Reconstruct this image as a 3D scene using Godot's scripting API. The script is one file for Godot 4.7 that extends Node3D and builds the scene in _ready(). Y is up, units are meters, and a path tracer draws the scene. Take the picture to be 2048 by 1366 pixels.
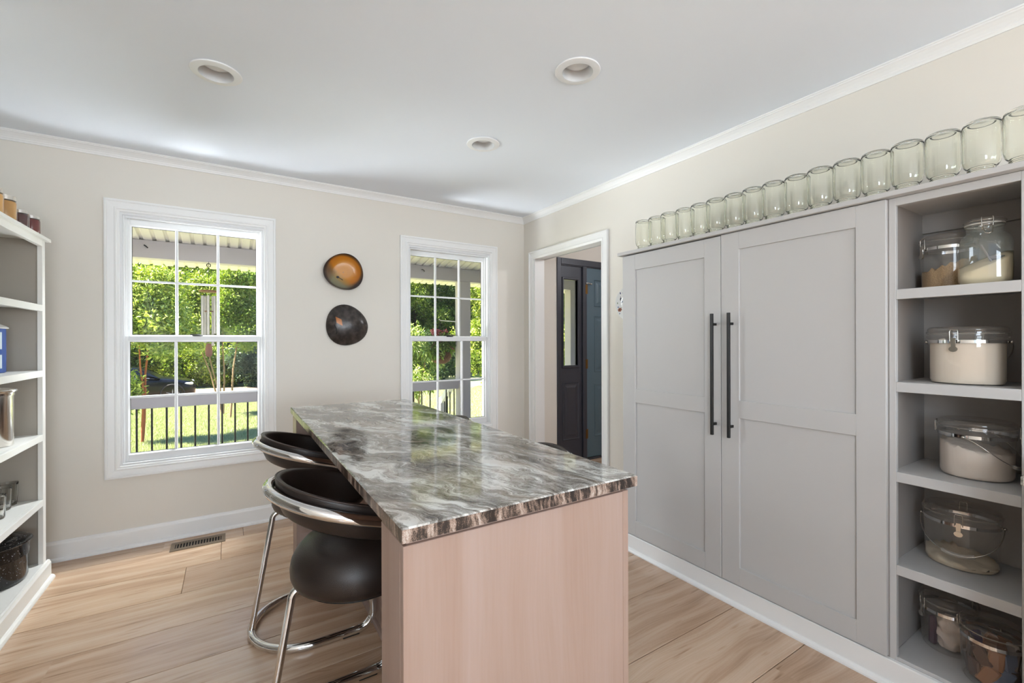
extends Node3D
# Breakfast room: stone-topped island with tubular stools, grey pantry, white bookcase, two sash windows on a wooded yard.
# World: y up, metres; floor y = 0; far (window) wall is z = 0; right (pantry) wall is x = 0; the room lies at x < 0, z > 0.

class MB:
	var v := PackedVector3Array()
	var n := PackedVector3Array()
	var uv := PackedVector2Array()
	var ix := PackedInt32Array()

	func quadn(p: Array, q: Array, t: Array) -> void:
		var g: Vector3 = (p[1] - p[0]).cross(p[2] - p[0])
		if g.length_squared() < 1e-16:
			g = (p[2] - p[0]).cross(p[3] - p[0])
		var s: Vector3 = q[0] + q[1] + q[2] + q[3]
		var b := v.size()
		for i in 4:
			v.append(p[i])
			n.append(q[i])
			uv.append(t[i])
		if g.dot(s) >= 0.0:
			ix.append_array(PackedInt32Array([b, b + 2, b + 1, b, b + 3, b + 2]))
		else:
			ix.append_array(PackedInt32Array([b, b + 1, b + 2, b, b + 2, b + 3]))

	func quad(a: Vector3, b: Vector3, c: Vector3, d: Vector3, out: Vector3) -> void:
		var g := (b - a).cross(c - a)
		if g.length_squared() < 1e-16:
			g = (c - a).cross(d - a)
		g = g.normalized()
		if g.dot(out) < 0.0:
			g = -g
		var t := []
		for p in [a, b, c, d]:
			t.append(flat_uv(p, g))
		quadn([a, b, c, d], [g, g, g, g], t)

	func flat_uv(p: Vector3, g: Vector3) -> Vector2:
		var m := g.abs()
		if m.y >= m.x and m.y >= m.z:
			return Vector2(p.x, p.z)
		if m.x >= m.z:
			return Vector2(p.z, -p.y)
		return Vector2(p.x, -p.y)

	func tri(a: Vector3, b: Vector3, c: Vector3, out: Vector3) -> void:
		quad(a, b, c, c, out)

	func at(k: int, x: float, y: float, z: float) -> Vector3:
		if k == 0:
			return Vector3(x, y, z)
		if k == 1:
			return Vector3(z, x, y)
		return Vector3(y, z, x)

	func box(p0: Vector3, p1: Vector3, b := 0.0) -> MB:
		var c := (p0 + p1) * 0.5
		var h := ((p1 - p0) * 0.5).abs()
		b = minf(b, minf(h.x, minf(h.y, h.z)) * 0.9)
		for k in 3:
			var hk: float = h[k]
			var hu: float = h[(k + 1) % 3]
			var hw: float = h[(k + 2) % 3]
			for s in [-1.0, 1.0]:
				quad(c + at(k, s * hk, -hu + b, -hw + b), c + at(k, s * hk, hu - b, -hw + b), c + at(k, s * hk, hu - b, hw - b), c + at(k, s * hk, -hu + b, hw - b), at(k, s, 0, 0))
			if b > 0.0:
				for su in [-1.0, 1.0]:
					for sw in [-1.0, 1.0]:
						quad(c + at(k, -hk + b, su * hu, sw * (hw - b)), c + at(k, hk - b, su * hu, sw * (hw - b)), c + at(k, hk - b, su * (hu - b), sw * hw), c + at(k, -hk + b, su * (hu - b), sw * hw), at(k, 0, su, sw))
		if b > 0.0:
			for sx in [-1.0, 1.0]:
				for sy in [-1.0, 1.0]:
					for sz in [-1.0, 1.0]:
						tri(c + Vector3(sx * h.x, sy * (h.y - b), sz * (h.z - b)), c + Vector3(sx * (h.x - b), sy * h.y, sz * (h.z - b)), c + Vector3(sx * (h.x - b), sy * (h.y - b), sz * h.z), Vector3(sx, sy, sz))
		return self

	# profile of (radius, height), rising on the outside
	func lathe(f: Array, seg: int, c := Vector3.ZERO, sx := 1.0, sz := 1.0, sharp := 0.75) -> MB:
		var m := f.size() - 1
		var dn := []
		for i in m:
			var d: Vector2 = f[i + 1] - f[i]
			dn.append(Vector2(d.y, -d.x).normalized())
		var run := 0.0
		for i in m:
			var n0: Vector2 = dn[i]
			var n1: Vector2 = dn[i]
			if i > 0 and dn[i].dot(dn[i - 1]) > sharp:
				n0 = (dn[i] + dn[i - 1]).normalized()
			if i < m - 1 and dn[i].dot(dn[i + 1]) > sharp:
				n1 = (dn[i] + dn[i + 1]).normalized()
			var a: Vector2 = f[i]
			var b: Vector2 = f[i + 1]
			if a.distance_to(b) < 1e-7:
				continue
			var run1 := run + a.distance_to(b)
			for j in seg:
				var t0 := TAU * j / seg
				var t1 := TAU * (j + 1) / seg
				var c0 := Vector2(cos(t0), sin(t0))
				var c1 := Vector2(cos(t1), sin(t1))
				quadn([c + Vector3(a.x * c0.x * sx, a.y, a.x * c0.y * sz), c + Vector3(a.x * c1.x * sx, a.y, a.x * c1.y * sz), c + Vector3(b.x * c1.x * sx, b.y, b.x * c1.y * sz), c + Vector3(b.x * c0.x * sx, b.y, b.x * c0.y * sz)],
					[Vector3(n0.x * c0.x / sx, n0.y, n0.x * c0.y / sz).normalized(), Vector3(n0.x * c1.x / sx, n0.y, n0.x * c1.y / sz).normalized(), Vector3(n1.x * c1.x / sx, n1.y, n1.x * c1.y / sz).normalized(), Vector3(n1.x * c0.x / sx, n1.y, n1.x * c0.y / sz).normalized()],
					[Vector2(float(j) / seg, run), Vector2(float(j + 1) / seg, run), Vector2(float(j + 1) / seg, run1), Vector2(float(j) / seg, run1)])
			run = run1
		return self

	# rings of points; smooth
	func loft(rings: Array, ring_closed := true, caps := false, flip := false, long_closed := false) -> MB:
		var m := rings.size()
		var k: int = rings[0].size()
		var nn := []
		for i in m:
			var row := []
			for j in k:
				var j0 := (j - 1 + k) % k if ring_closed else maxi(j - 1, 0)
				var j1 := (j + 1) % k if ring_closed else mini(j + 1, k - 1)
				var i0 := (i - 1 + m) % m if long_closed else maxi(i - 1, 0)
				var i1 := (i + 1) % m if long_closed else mini(i + 1, m - 1)
				var g: Vector3 = (rings[i][j1] - rings[i][j0]).cross(rings[i1][j] - rings[i0][j])
				g = g.normalized()
				row.append(-g if flip else g)
			nn.append(row)
		for i in (m if long_closed else m - 1):
			var i1 := (i + 1) % m
			for j in (k if ring_closed else k - 1):
				var j1 := (j + 1) % k
				quadn([rings[i][j], rings[i][j1], rings[i1][j1], rings[i1][j]], [nn[i][j], nn[i][j1], nn[i1][j1], nn[i1][j]],
					[Vector2(float(j) / k, float(i) / m), Vector2(float(j + 1) / k, float(i) / m), Vector2(float(j + 1) / k, float(i + 1) / m), Vector2(float(j) / k, float(i + 1) / m)])
		if caps:
			for e in [[0, 1], [m - 1, m - 2]]:
				var c := Vector3.ZERO
				var o := Vector3.ZERO
				for j in k:
					c += rings[e[0]][j] / k
					o += rings[e[1]][j] / k
				for j in k:
					tri(rings[e[0]][j], rings[e[0]][(j + 1) % k], c, c - o)
		return self

	func tube(path: Array, r: float, seg := 10, closed := false, r2 := -1.0) -> MB:
		var m := path.size()
		var t0: Vector3 = (path[1] - path[0]).normalized()
		var side := t0.cross(Vector3.UP)
		if side.length() < 0.1:
			side = t0.cross(Vector3.RIGHT)
		side = side.normalized()
		var rings := []
		for i in m:
			var a: Vector3 = path[(i - 1 + m) % m] if closed else path[maxi(i - 1, 0)]
			var b: Vector3 = path[(i + 1) % m] if closed else path[mini(i + 1, m - 1)]
			var t := (b - a).normalized()
			side = (side - t * side.dot(t)).normalized()
			var up := side.cross(t)
			var ring := []
			var rr := r if r2 < 0.0 else lerpf(r, r2, float(i) / (m - 1))
			for j in seg:
				var w := TAU * j / seg
				ring.append(path[i] + side * cos(w) * rr + up * sin(w) * rr)
			rings.append(ring)
		return loft(rings, true, not closed, true, closed)

	# closed flat polygon pushed along a vector
	func extrude(poly: Array, o: Vector3, ax: Vector3, ay: Vector3, along: Vector3, caps := true) -> MB:
		var area := 0.0
		var k := poly.size()
		for i in k:
			area += poly[i].x * poly[(i + 1) % k].y - poly[(i + 1) % k].x * poly[i].y
		for i in k:
			var a: Vector2 = poly[i]
			var b: Vector2 = poly[(i + 1) % k]
			var d := b - a
			var out := Vector2(d.y, -d.x) * signf(area)
			quad(o + ax * a.x + ay * a.y, o + ax * b.x + ay * b.y, o + ax * b.x + ay * b.y + along, o + ax * a.x + ay * a.y + along, ax * out.x + ay * out.y)
		if caps:
			var pp := PackedVector2Array(poly)
			var tr := Geometry2D.triangulate_polygon(pp)
			for i in range(0, tr.size(), 3):
				for e in [0.0, 1.0]:
					var w := []
					for q in 3:
						var p2: Vector2 = poly[tr[i + q]]
						w.append(o + ax * p2.x + ay * p2.y + along * e)
					tri(w[0], w[1], w[2], along * (e * 2.0 - 1.0))
		return self

	# mitred rectangular frame; profile of (inset from the outer edge, height off the wall)
	func frame(o: Vector3, ax: Vector3, ay: Vector3, an: Vector3, w: float, h: float, prof: Array, bottom := true) -> MB:
		var cs := func(d: float, e: float) -> Array:
			var y0 := d if bottom else 0.0
			return [o + ax * d + ay * y0 + an * e, o + ax * (w - d) + ay * y0 + an * e, o + ax * (w - d) + ay * (h - d) + an * e, o + ax * d + ay * (h - d) + an * e]
		var mid := o + ax * w * 0.5 + ay * h * 0.5
		for i in prof.size() - 1:
			var a: Array = cs.call(prof[i].x, prof[i].y)
			var b: Array = cs.call(prof[i + 1].x, prof[i + 1].y)
			var dd: Vector2 = prof[i + 1] - prof[i]
			for s in 4:
				if s == 0 and not bottom:
					continue
				var s1 := (s + 1) % 4
				var inward: Vector3 = [ay, -ax, -ay, ax][s]
				quad(a[s], a[s1], b[s1], b[s], an * dd.x - inward * dd.y)
		return self

	func arrays() -> Array:
		var a := []
		a.resize(Mesh.ARRAY_MAX)
		a[Mesh.ARRAY_VERTEX] = v
		a[Mesh.ARRAY_NORMAL] = n
		a[Mesh.ARRAY_TEX_UV] = uv
		a[Mesh.ARRAY_INDEX] = ix
		return a

var M := {}
var rng := RandomNumberGenerator.new()

func V2(x: float, y: float) -> Vector2:
	return Vector2(x, y)

func obj(called: String, b: MB, m: Material, parent: Node3D = null, at := Vector3.ZERO) -> MeshInstance3D:
	var am := ArrayMesh.new()
	am.add_surface_from_arrays(Mesh.PRIMITIVE_TRIANGLES, b.arrays())
	am.surface_set_material(0, m)
	return put(called, am, parent, at)

func put(called: String, mesh: Mesh, parent: Node3D = null, at := Vector3.ZERO) -> MeshInstance3D:
	var o := MeshInstance3D.new()
	o.mesh = mesh
	o.position = at
	adopt(o, called, parent)
	return o

func adopt(o: Node3D, called: String, parent: Node3D = null) -> void:
	var p: Node3D = parent if parent else self
	var nm := called
	var i := 0
	while p.has_node(NodePath(nm)):
		i += 1
		nm = "%s_%03d" % [called, i]
	o.name = nm
	p.add_child(o, true)

func tag(o: Node, label: String, category: String, group := "", kind := "") -> void:
	o.set_meta("label", label)
	o.set_meta("category", category)
	if group != "":
		o.set_meta("group", group)
	if kind != "":
		o.set_meta("kind", kind)

func thing(called: String, label: String, category: String, at := Vector3.ZERO, turn := 0.0, group := "", kind := "") -> Node3D:
	var o := Node3D.new()
	o.position = at
	o.rotation.y = turn
	adopt(o, called)
	tag(o, label, category, group, kind)
	return o

func copy_of(o: Node3D, called: String, label: String, at: Vector3, turn := 0.0) -> Node3D:
	var c: Node3D = o.duplicate()
	adopt(c, called)
	c.position = at
	c.rotation.y = turn
	c.set_meta("label", label)
	return c

func mat(c: Color, rough := 0.6, metal := 0.0) -> StandardMaterial3D:
	var m := StandardMaterial3D.new()
	m.albedo_color = c
	m.roughness = rough
	m.metallic = metal
	return m

func rgb(r: float, g: float, b: float) -> Color:
	return Color(r / 255.0, g / 255.0, b / 255.0)

func pane_mat(alpha: float, c := Color.WHITE) -> StandardMaterial3D:
	var m := mat(c, 0.0)
	m.albedo_color.a = alpha
	m.transparency = BaseMaterial3D.TRANSPARENCY_ALPHA
	return m

func noise(s: int, f := 1.0, oct := 3) -> FastNoiseLite:
	var q := FastNoiseLite.new()
	q.seed = s
	q.frequency = f
	q.noise_type = FastNoiseLite.TYPE_SIMPLEX
	q.fractal_type = FastNoiseLite.FRACTAL_FBM if oct > 1 else FastNoiseLite.FRACTAL_NONE
	q.fractal_octaves = oct
	return q

func picture(w: int, h: int, f: Callable) -> ImageTexture:
	var d := PackedByteArray()
	d.resize(w * h * 3)
	var i := 0
	for y in h:
		for x in w:
			var c: Color = f.call(x, y)
			d[i] = c.r8
			d[i + 1] = c.g8
			d[i + 2] = c.b8
			i += 3
	return ImageTexture.create_from_image(Image.create_from_data(w, h, false, Image.FORMAT_RGB8, d))

func ramp(stops: Array, t: float) -> Color:
	# stops: [position, colour] in rising order
	if t <= stops[0][0]:
		return stops[0][1]
	for i in stops.size() - 1:
		if t <= stops[i + 1][0]:
			var a: float = stops[i][0]
			return stops[i][1].lerp(stops[i + 1][1], (t - a) / (stops[i + 1][0] - a))
	return stops[-1][1]

func noise_tex(s: int, f: float, lo: Color, hi: Color, size := 512, oct := 4) -> NoiseTexture2D:
	var t := NoiseTexture2D.new()
	t.width = size
	t.height = size
	t.seamless = true
	t.noise = noise(s, f, oct)
	var g := Gradient.new()
	g.set_color(0, lo)
	g.set_color(1, hi)
	t.color_ramp = g
	return t

func arc(c: Vector3, ax: Vector3, ay: Vector3, r: float, a0: float, a1: float, k: int) -> Array:
	var out := []
	for i in k + 1:
		var t := lerpf(a0, a1, float(i) / k)
		out.append(c + ax * r * cos(t) + ay * r * sin(t))
	return out

func dots(b: MB, spots: Array, r: float, flat := 1.0) -> MB:
	for s in spots:
		var f := []
		for i in 7:
			var t := -PI / 2 + PI * i / 6.0
			f.append(V2(r * cos(t), r * sin(t) * flat))
		b.lathe(f, 10, s, 1, 1, -1.0)
	return b

func _ready() -> void:
	rng.seed = 7
	# --- camera, sky, sun, large lights, exposure
	var cam := Camera3D.new()
	cam.name = "camera"
	cam.position = Vector3(-2.397, 1.263, 3.594)
	cam.rotation_degrees = Vector3(-0.03856, -32.15149, -0.16218)
	cam.fov = 74.69
	cam.near = 0.05
	cam.far = 400.0
	add_child(cam)
	cam.current = true
	var sky_m := ProceduralSkyMaterial.new()
	sky_m.sky_top_color = Color(0.42, 0.60, 0.86)
	sky_m.sky_horizon_color = Color(0.84, 0.89, 0.94)
	sky_m.ground_bottom_color = Color(0.35, 0.36, 0.28)
	sky_m.ground_horizon_color = Color(0.70, 0.74, 0.70)
	sky_m.sun_angle_max = 1.0
	var sky := Sky.new()
	sky.sky_material = sky_m
	var env := Environment.new()
	env.background_mode = Environment.BG_SKY
	env.sky = sky
	env.background_energy_multiplier = 1.7
	env.tonemap_mode = Environment.TONE_MAPPER_LINEAR
	env.tonemap_exposure = 1.3
	env.sdfgi_enabled = true
	env.ssao_enabled = true
	env.ssil_enabled = true
	var we := WorldEnvironment.new()
	we.name = "world_environment"
	we.environment = env
	add_child(we)
	var sun := DirectionalLight3D.new()
	sun.name = "sun"
	sun.light_color = Color(1.0, 0.965, 0.91)
	sun.light_energy = 8.6
	sun.light_angular_distance = 0.6
	sun.shadow_enabled = true
	add_child(sun)
	sun.look_at_from_position(Vector3(-8, 10, -1.2), Vector3.ZERO)
	# unseen area lights behind the camera, placed to light walls, ceiling and cabinets
	unseen_area_light("unseen_rear_light", Vector3(-1.9, 1.05, 10.80), Vector3(-1.9, 1.85, 9.9), Vector2(2.6, 1.7), 3.2, Color(0.90, 0.955, 1.0))  # out of view, tilted up to brighten the ceiling
	unseen_area_light("unseen_right_light", Vector3(-0.04, 1.62, 6.4), Vector3(-3.0, 3.0, 5.4), Vector2(1.2, 1.1), 4.6, Color(0.90, 0.955, 1.0))  # out of view, lights the bookcase fronts
	unseen_area_light("unseen_left_light", Vector3(-3.52, 1.62, 5.6), Vector3(-0.5, 3.0, 4.4), Vector2(0.8, 1.2), 4.6, Color(0.90, 0.955, 1.0))  # out of view, lights the pantry doors and right wall
	# unseen spots outside the sash windows, standing in for daylight into the room
	unseen_spot("unseen_wall_spot", Vector3(-3.60, 1.55, -0.60), Vector3(-2.58, 1.50, 0.0), 38.0, 8.5)  # out of view, lights the right wall by the cased opening
	unseen_spot("unseen_ceiling_spot_left", Vector3(-3.50, 0.15, -0.85), Vector3(-2.58, 1.40, 0.0), 30.0, 4.2)  # out of view, aimed at the ceiling like the next two
	unseen_spot("unseen_ceiling_spot_middle", Vector3(-1.66, 0.15, -0.85), Vector3(-0.76, 1.40, 0.0), 30.0, 4.6)
	unseen_spot("unseen_ceiling_spot_inner", Vector3(-1.70, 0.15, -0.85), Vector3(-2.55, 1.40, 0.0), 30.0, 3.4)
	unseen_spot("unseen_floor_spot", Vector3(-2.02, 2.08, -0.50), Vector3(-2.42, 1.20, 0.0), 30.0, 7.0)  # out of view, lights the floor at the left
	# --- the place
	materials()
	shell()
	windows()
	doorway_and_foyer()
	island()
	pantry()
	pantry_jars()
	pantry_canisters()
	bookcase()
	bookcase_things()
	stools()
	wall_pieces()
	ceiling_lights()
	kitchen_end()
	porch()
	yard()
	car()
	plants()

func unseen_area_light(called: String, at: Vector3, to: Vector3, size: Vector2, energy: float, c: Color) -> void:
	var l := AreaLight3D.new()
	l.name = called
	l.area_size = size
	l.light_energy = energy
	l.light_color = c
	l.area_normalize_energy = false
	l.shadow_enabled = true
	l.set("area_range", 20.0)
	l.set("area_attenuation", 2.0)
	add_child(l)
	l.look_at_from_position(at, to)

func unseen_spot(called: String, at: Vector3, to: Vector3, cone: float, energy: float) -> void:
	var l := SpotLight3D.new()
	l.name = called
	l.light_energy = energy
	l.light_color = Color(0.95, 0.98, 1.0)
	l.light_size = 0.30
	l.spot_angle = cone
	l.spot_angle_attenuation = 0.8
	l.spot_range = 14.0
	l.spot_attenuation = 2.0
	l.shadow_enabled = true
	add_child(l)
	l.look_at_from_position(at, to)

func materials() -> void:
	M.wall = mat(rgb(229, 223, 213), 0.75)
	M.ceiling = mat(rgb(238, 243, 250), 0.85)
	M.trim = mat(rgb(241, 240, 238), 0.38)
	M.vinyl = mat(rgb(230, 230, 230), 0.35)
	M.grey_paint = mat(rgb(194, 192, 190), 0.5)
	M.shaded_grey_paint = mat(rgb(160, 154, 149), 0.6)  # pantry grey darkened, putting the shelf recess shade into the colour
	M.white_paint = mat(rgb(238, 236, 230), 0.45)
	M.case_grey = mat(rgb(172, 164, 152), 0.6)
	M.black = mat(rgb(22, 21, 21), 0.45)
	M.dark_metal = mat(rgb(28, 26, 24), 0.35, 0.6)
	M.chrome = mat(rgb(226, 226, 226), 0.07, 1.0)
	M.steel = mat(rgb(214, 210, 204), 0.2, 1.0)
	M.wire = mat(rgb(205, 200, 192), 0.22, 1.0)
	M.brass = mat(rgb(112, 84, 48), 0.4, 1.0)
	M.glass_pane = pane_mat(0.02)
	M.glass_pane.metallic_specular = 0.12
	M.acrylic = pane_mat(0.08, Color(0.80, 0.77, 0.73))
	M.lid_acrylic = pane_mat(0.16, Color(0.62, 0.58, 0.54))
	M.grip = pane_mat(0.3, Color(0.80, 0.78, 0.75))
	var g := mat(Color(0.988, 0.992, 0.968, 0.0), 0.0)
	g.refraction_enabled = true
	g.refraction_scale = 0.05
	M.jar_glass = g
	var g2 := mat(Color(0.99, 0.99, 0.98, 0.0), 0.0)
	g2.refraction_enabled = true
	g2.refraction_scale = 0.05
	M.clear_glass = g2
	# brown vinyl upholstery
	M.leather = mat(rgb(38, 29, 25), 0.38)
	M.leather.normal_enabled = true
	var bump := noise_tex(11, 0.09, Color.BLACK, Color.WHITE, 256, 3)
	bump.as_normal_map = true
	bump.bump_strength = 3.0
	M.leather.normal_texture = bump
	M.leather.uv1_triplanar = true
	M.leather.uv1_scale = Vector3.ONE * 14.0
	M.leather.normal_scale = 0.35
	M.piping = mat(rgb(58, 46, 40), 0.4)
	# oak planks
	var fine := noise(21, 1.0, 3)
	var wide := noise(22, 1.0, 3)
	var knot := noise(23, 1.0, 2)
	var oak := picture(1024, 512, func(x: int, y: int) -> Color:
		var u := x / 1024.0 * 1.6
		var w := y / 512.0 * 1.0
		var bend := wide.get_noise_2d(u * 0.6, w * 1.6) * 0.05
		var a := fine.get_noise_2d(u * 2.0, (w + bend) * 130.0)
		var b := wide.get_noise_2d(u * 0.7 + 40.0, (w + bend) * 10.0)
		var k := knot.get_noise_2d(u * 2.4 + 9.0, w * 20.0)
		var t := 0.58 + a * 0.15 + b * 0.34 + minf(0.0, 0.62 + k) * 1.4
		return ramp([[0.0, rgb(154, 122, 95)], [0.35, rgb(187, 154, 125)], [0.6, rgb(204, 173, 145)], [1.0, rgb(219, 194, 169)]], t))
	M.oak = []
	for tone in [Color(1, 1, 1), Color(0.955, 0.94, 0.93), Color(1.03, 1.02, 1.0), Color(0.98, 0.965, 0.94)]:
		var m := mat(tone, 0.27)
		m.metallic_specular = 0.7
		m.albedo_texture = oak
		M.oak.append(m)
	# pale pink maple on the island
	var mf := noise(31, 1.0, 3)
	var mw := noise(32, 1.0, 2)
	var maple := picture(512, 512, func(x: int, y: int) -> Color:
		var u := x / 512.0
		var w := y / 512.0
		var bend := mw.get_noise_2d(u * 1.5, w * 0.8) * 0.02
		var a := mf.get_noise_2d((u + bend) * 110.0, w * 3.5)
		var b := mw.get_noise_2d((u + bend) * 7.0 + 30.0, w * 0.5)
		var stave := mw.get_noise_1d(floorf(u * 7.0) * 17.0 + 3.0)
		var t := 0.5 + a * 0.10 + b * 0.22 + stave * 0.25
		return ramp([[0.0, rgb(196, 160, 138)], [0.4, rgb(208, 178, 158)], [0.7, rgb(215, 188, 171)], [1.0, rgb(210, 192, 176)]], t))
	M.maple = mat(rgb(192, 190, 193), 0.45)
	M.maple.albedo_texture = maple
	M.maple.uv1_scale = Vector3(1.1, 0.9, 1.0)
	# stone: long soft veins that run the length of the slab
	var n1 := noise(41, 1.0, 4)
	var n2 := noise(42, 1.0, 4)
	var n3 := noise(43, 1.0, 3)
	var n4 := noise(44, 1.0, 2)
	var ct := cos(deg_to_rad(20.0))
	var sn := sin(deg_to_rad(20.0))
	var stone := picture(640, 1792, func(x: int, y: int) -> Color:
		var px := x / 640.0 * 0.63
		var pz := y / 1792.0 * 1.84
		var al := pz * ct + px * sn
		var ac := px * ct - pz * sn
		var w1 := n1.get_noise_2d(al * 1.9, ac * 2.6) * 0.060
		var w2 := n2.get_noise_2d(al * 9.0, ac * 16.0) * 0.012
		var q := ac + w1 + w2
		var t := n2.get_noise_2d(al * 1.5 + 7.0, q * 6.0) * 0.70
		t += n1.get_noise_2d(al * 4.5, q * 32.0 + 3.0) * 0.42
		t += n3.get_noise_2d(al * 16.0, q * 110.0) * 0.40
		t += n4.get_noise_2d(al * 130.0, q * 300.0) * 0.22
		var patchy := clampf(0.5 + n4.get_noise_2d(al * 2.6 + 90.0, q * 8.0) * 1.6, 0.0, 1.0)
		var wisp := absf(n3.get_noise_2d(al * 2.2 + 11.0, q * 13.0))
		t += maxf(0.0, 0.09 - wisp) * 6.0 * patchy
		var cloud := n2.get_noise_2d(al * 2.4 + 50.0, q * 7.0 + 9.0)
		t += maxf(0.0, cloud - 0.12) * 1.5
		var dark := absf(n1.get_noise_2d(al * 1.6 + 31.0, q * 11.0 + 5.0))
		t -= maxf(0.0, 0.045 - dark) * 9.0 * (1.0 - patchy * 0.7)
		var c := ramp([[-0.75, rgb(62, 55, 50)], [-0.42, rgb(96, 89, 82)], [-0.1, rgb(131, 126, 119)], [0.2, rgb(157, 153, 147)], [0.5, rgb(193, 191, 185)], [0.85, rgb(228, 228, 224)]], t + 0.08)
		var warm := clampf(n4.get_noise_2d(al * 1.4, q * 11.0 + 60.0) * 1.4, 0.0, 1.0)
		return c.lerp(rgb(150, 126, 108), warm * 0.25))
	M.stone = mat(Color.WHITE, 0.07)
	M.stone.albedo_texture = stone
	var edge := picture(1024, 64, func(x: int, y: int) -> Color:
		var u := x / 1024.0 * 0.64
		var w := y / 64.0 * 0.04
		var q := u + n1.get_noise_2d(u * 3.0, w * 12.0) * 0.006
		var t := n2.get_noise_2d(q * 20.0, w * 4.0) * 1.0 + n3.get_noise_2d(q * 110.0, w * 30.0) * 0.5 + n4.get_noise_2d(u * 300.0, w * 260.0) * 0.35
		var c := ramp([[-0.5, rgb(36, 28, 24)], [-0.2, rgb(80, 65, 56)], [0.05, rgb(118, 100, 88)], [0.35, rgb(150, 127, 113)], [0.8, rgb(182, 170, 160)]], t)
		return c)
	M.stone_edge = mat(Color.WHITE, 0.3)
	M.stone_edge.albedo_texture = edge
	M.stone_edge.uv1_scale = Vector3(1.0 / 0.64, 1.0 / 0.04, 1.0)
	# bark, metal roof, decking
	M.bark = mat(rgb(150, 122, 92), 0.9)
	M.red_bark = mat(rgb(160, 92, 58), 0.85)
	M.dark_bark = mat(rgb(70, 58, 48), 0.95)
	M.porch_white = mat(rgb(232, 230, 232), 0.55)
	M.porch_grey = mat(rgb(196, 190, 196), 0.55)
	M.leaf = leaf_mat(Color.WHITE, Color(0.62, 0.66, 0.22))
	M.petal = leaf_mat(Color.WHITE, Color(0.5, 0.25, 0.25))
	M.roof_metal = mat(rgb(238, 232, 222), 0.5)

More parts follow.
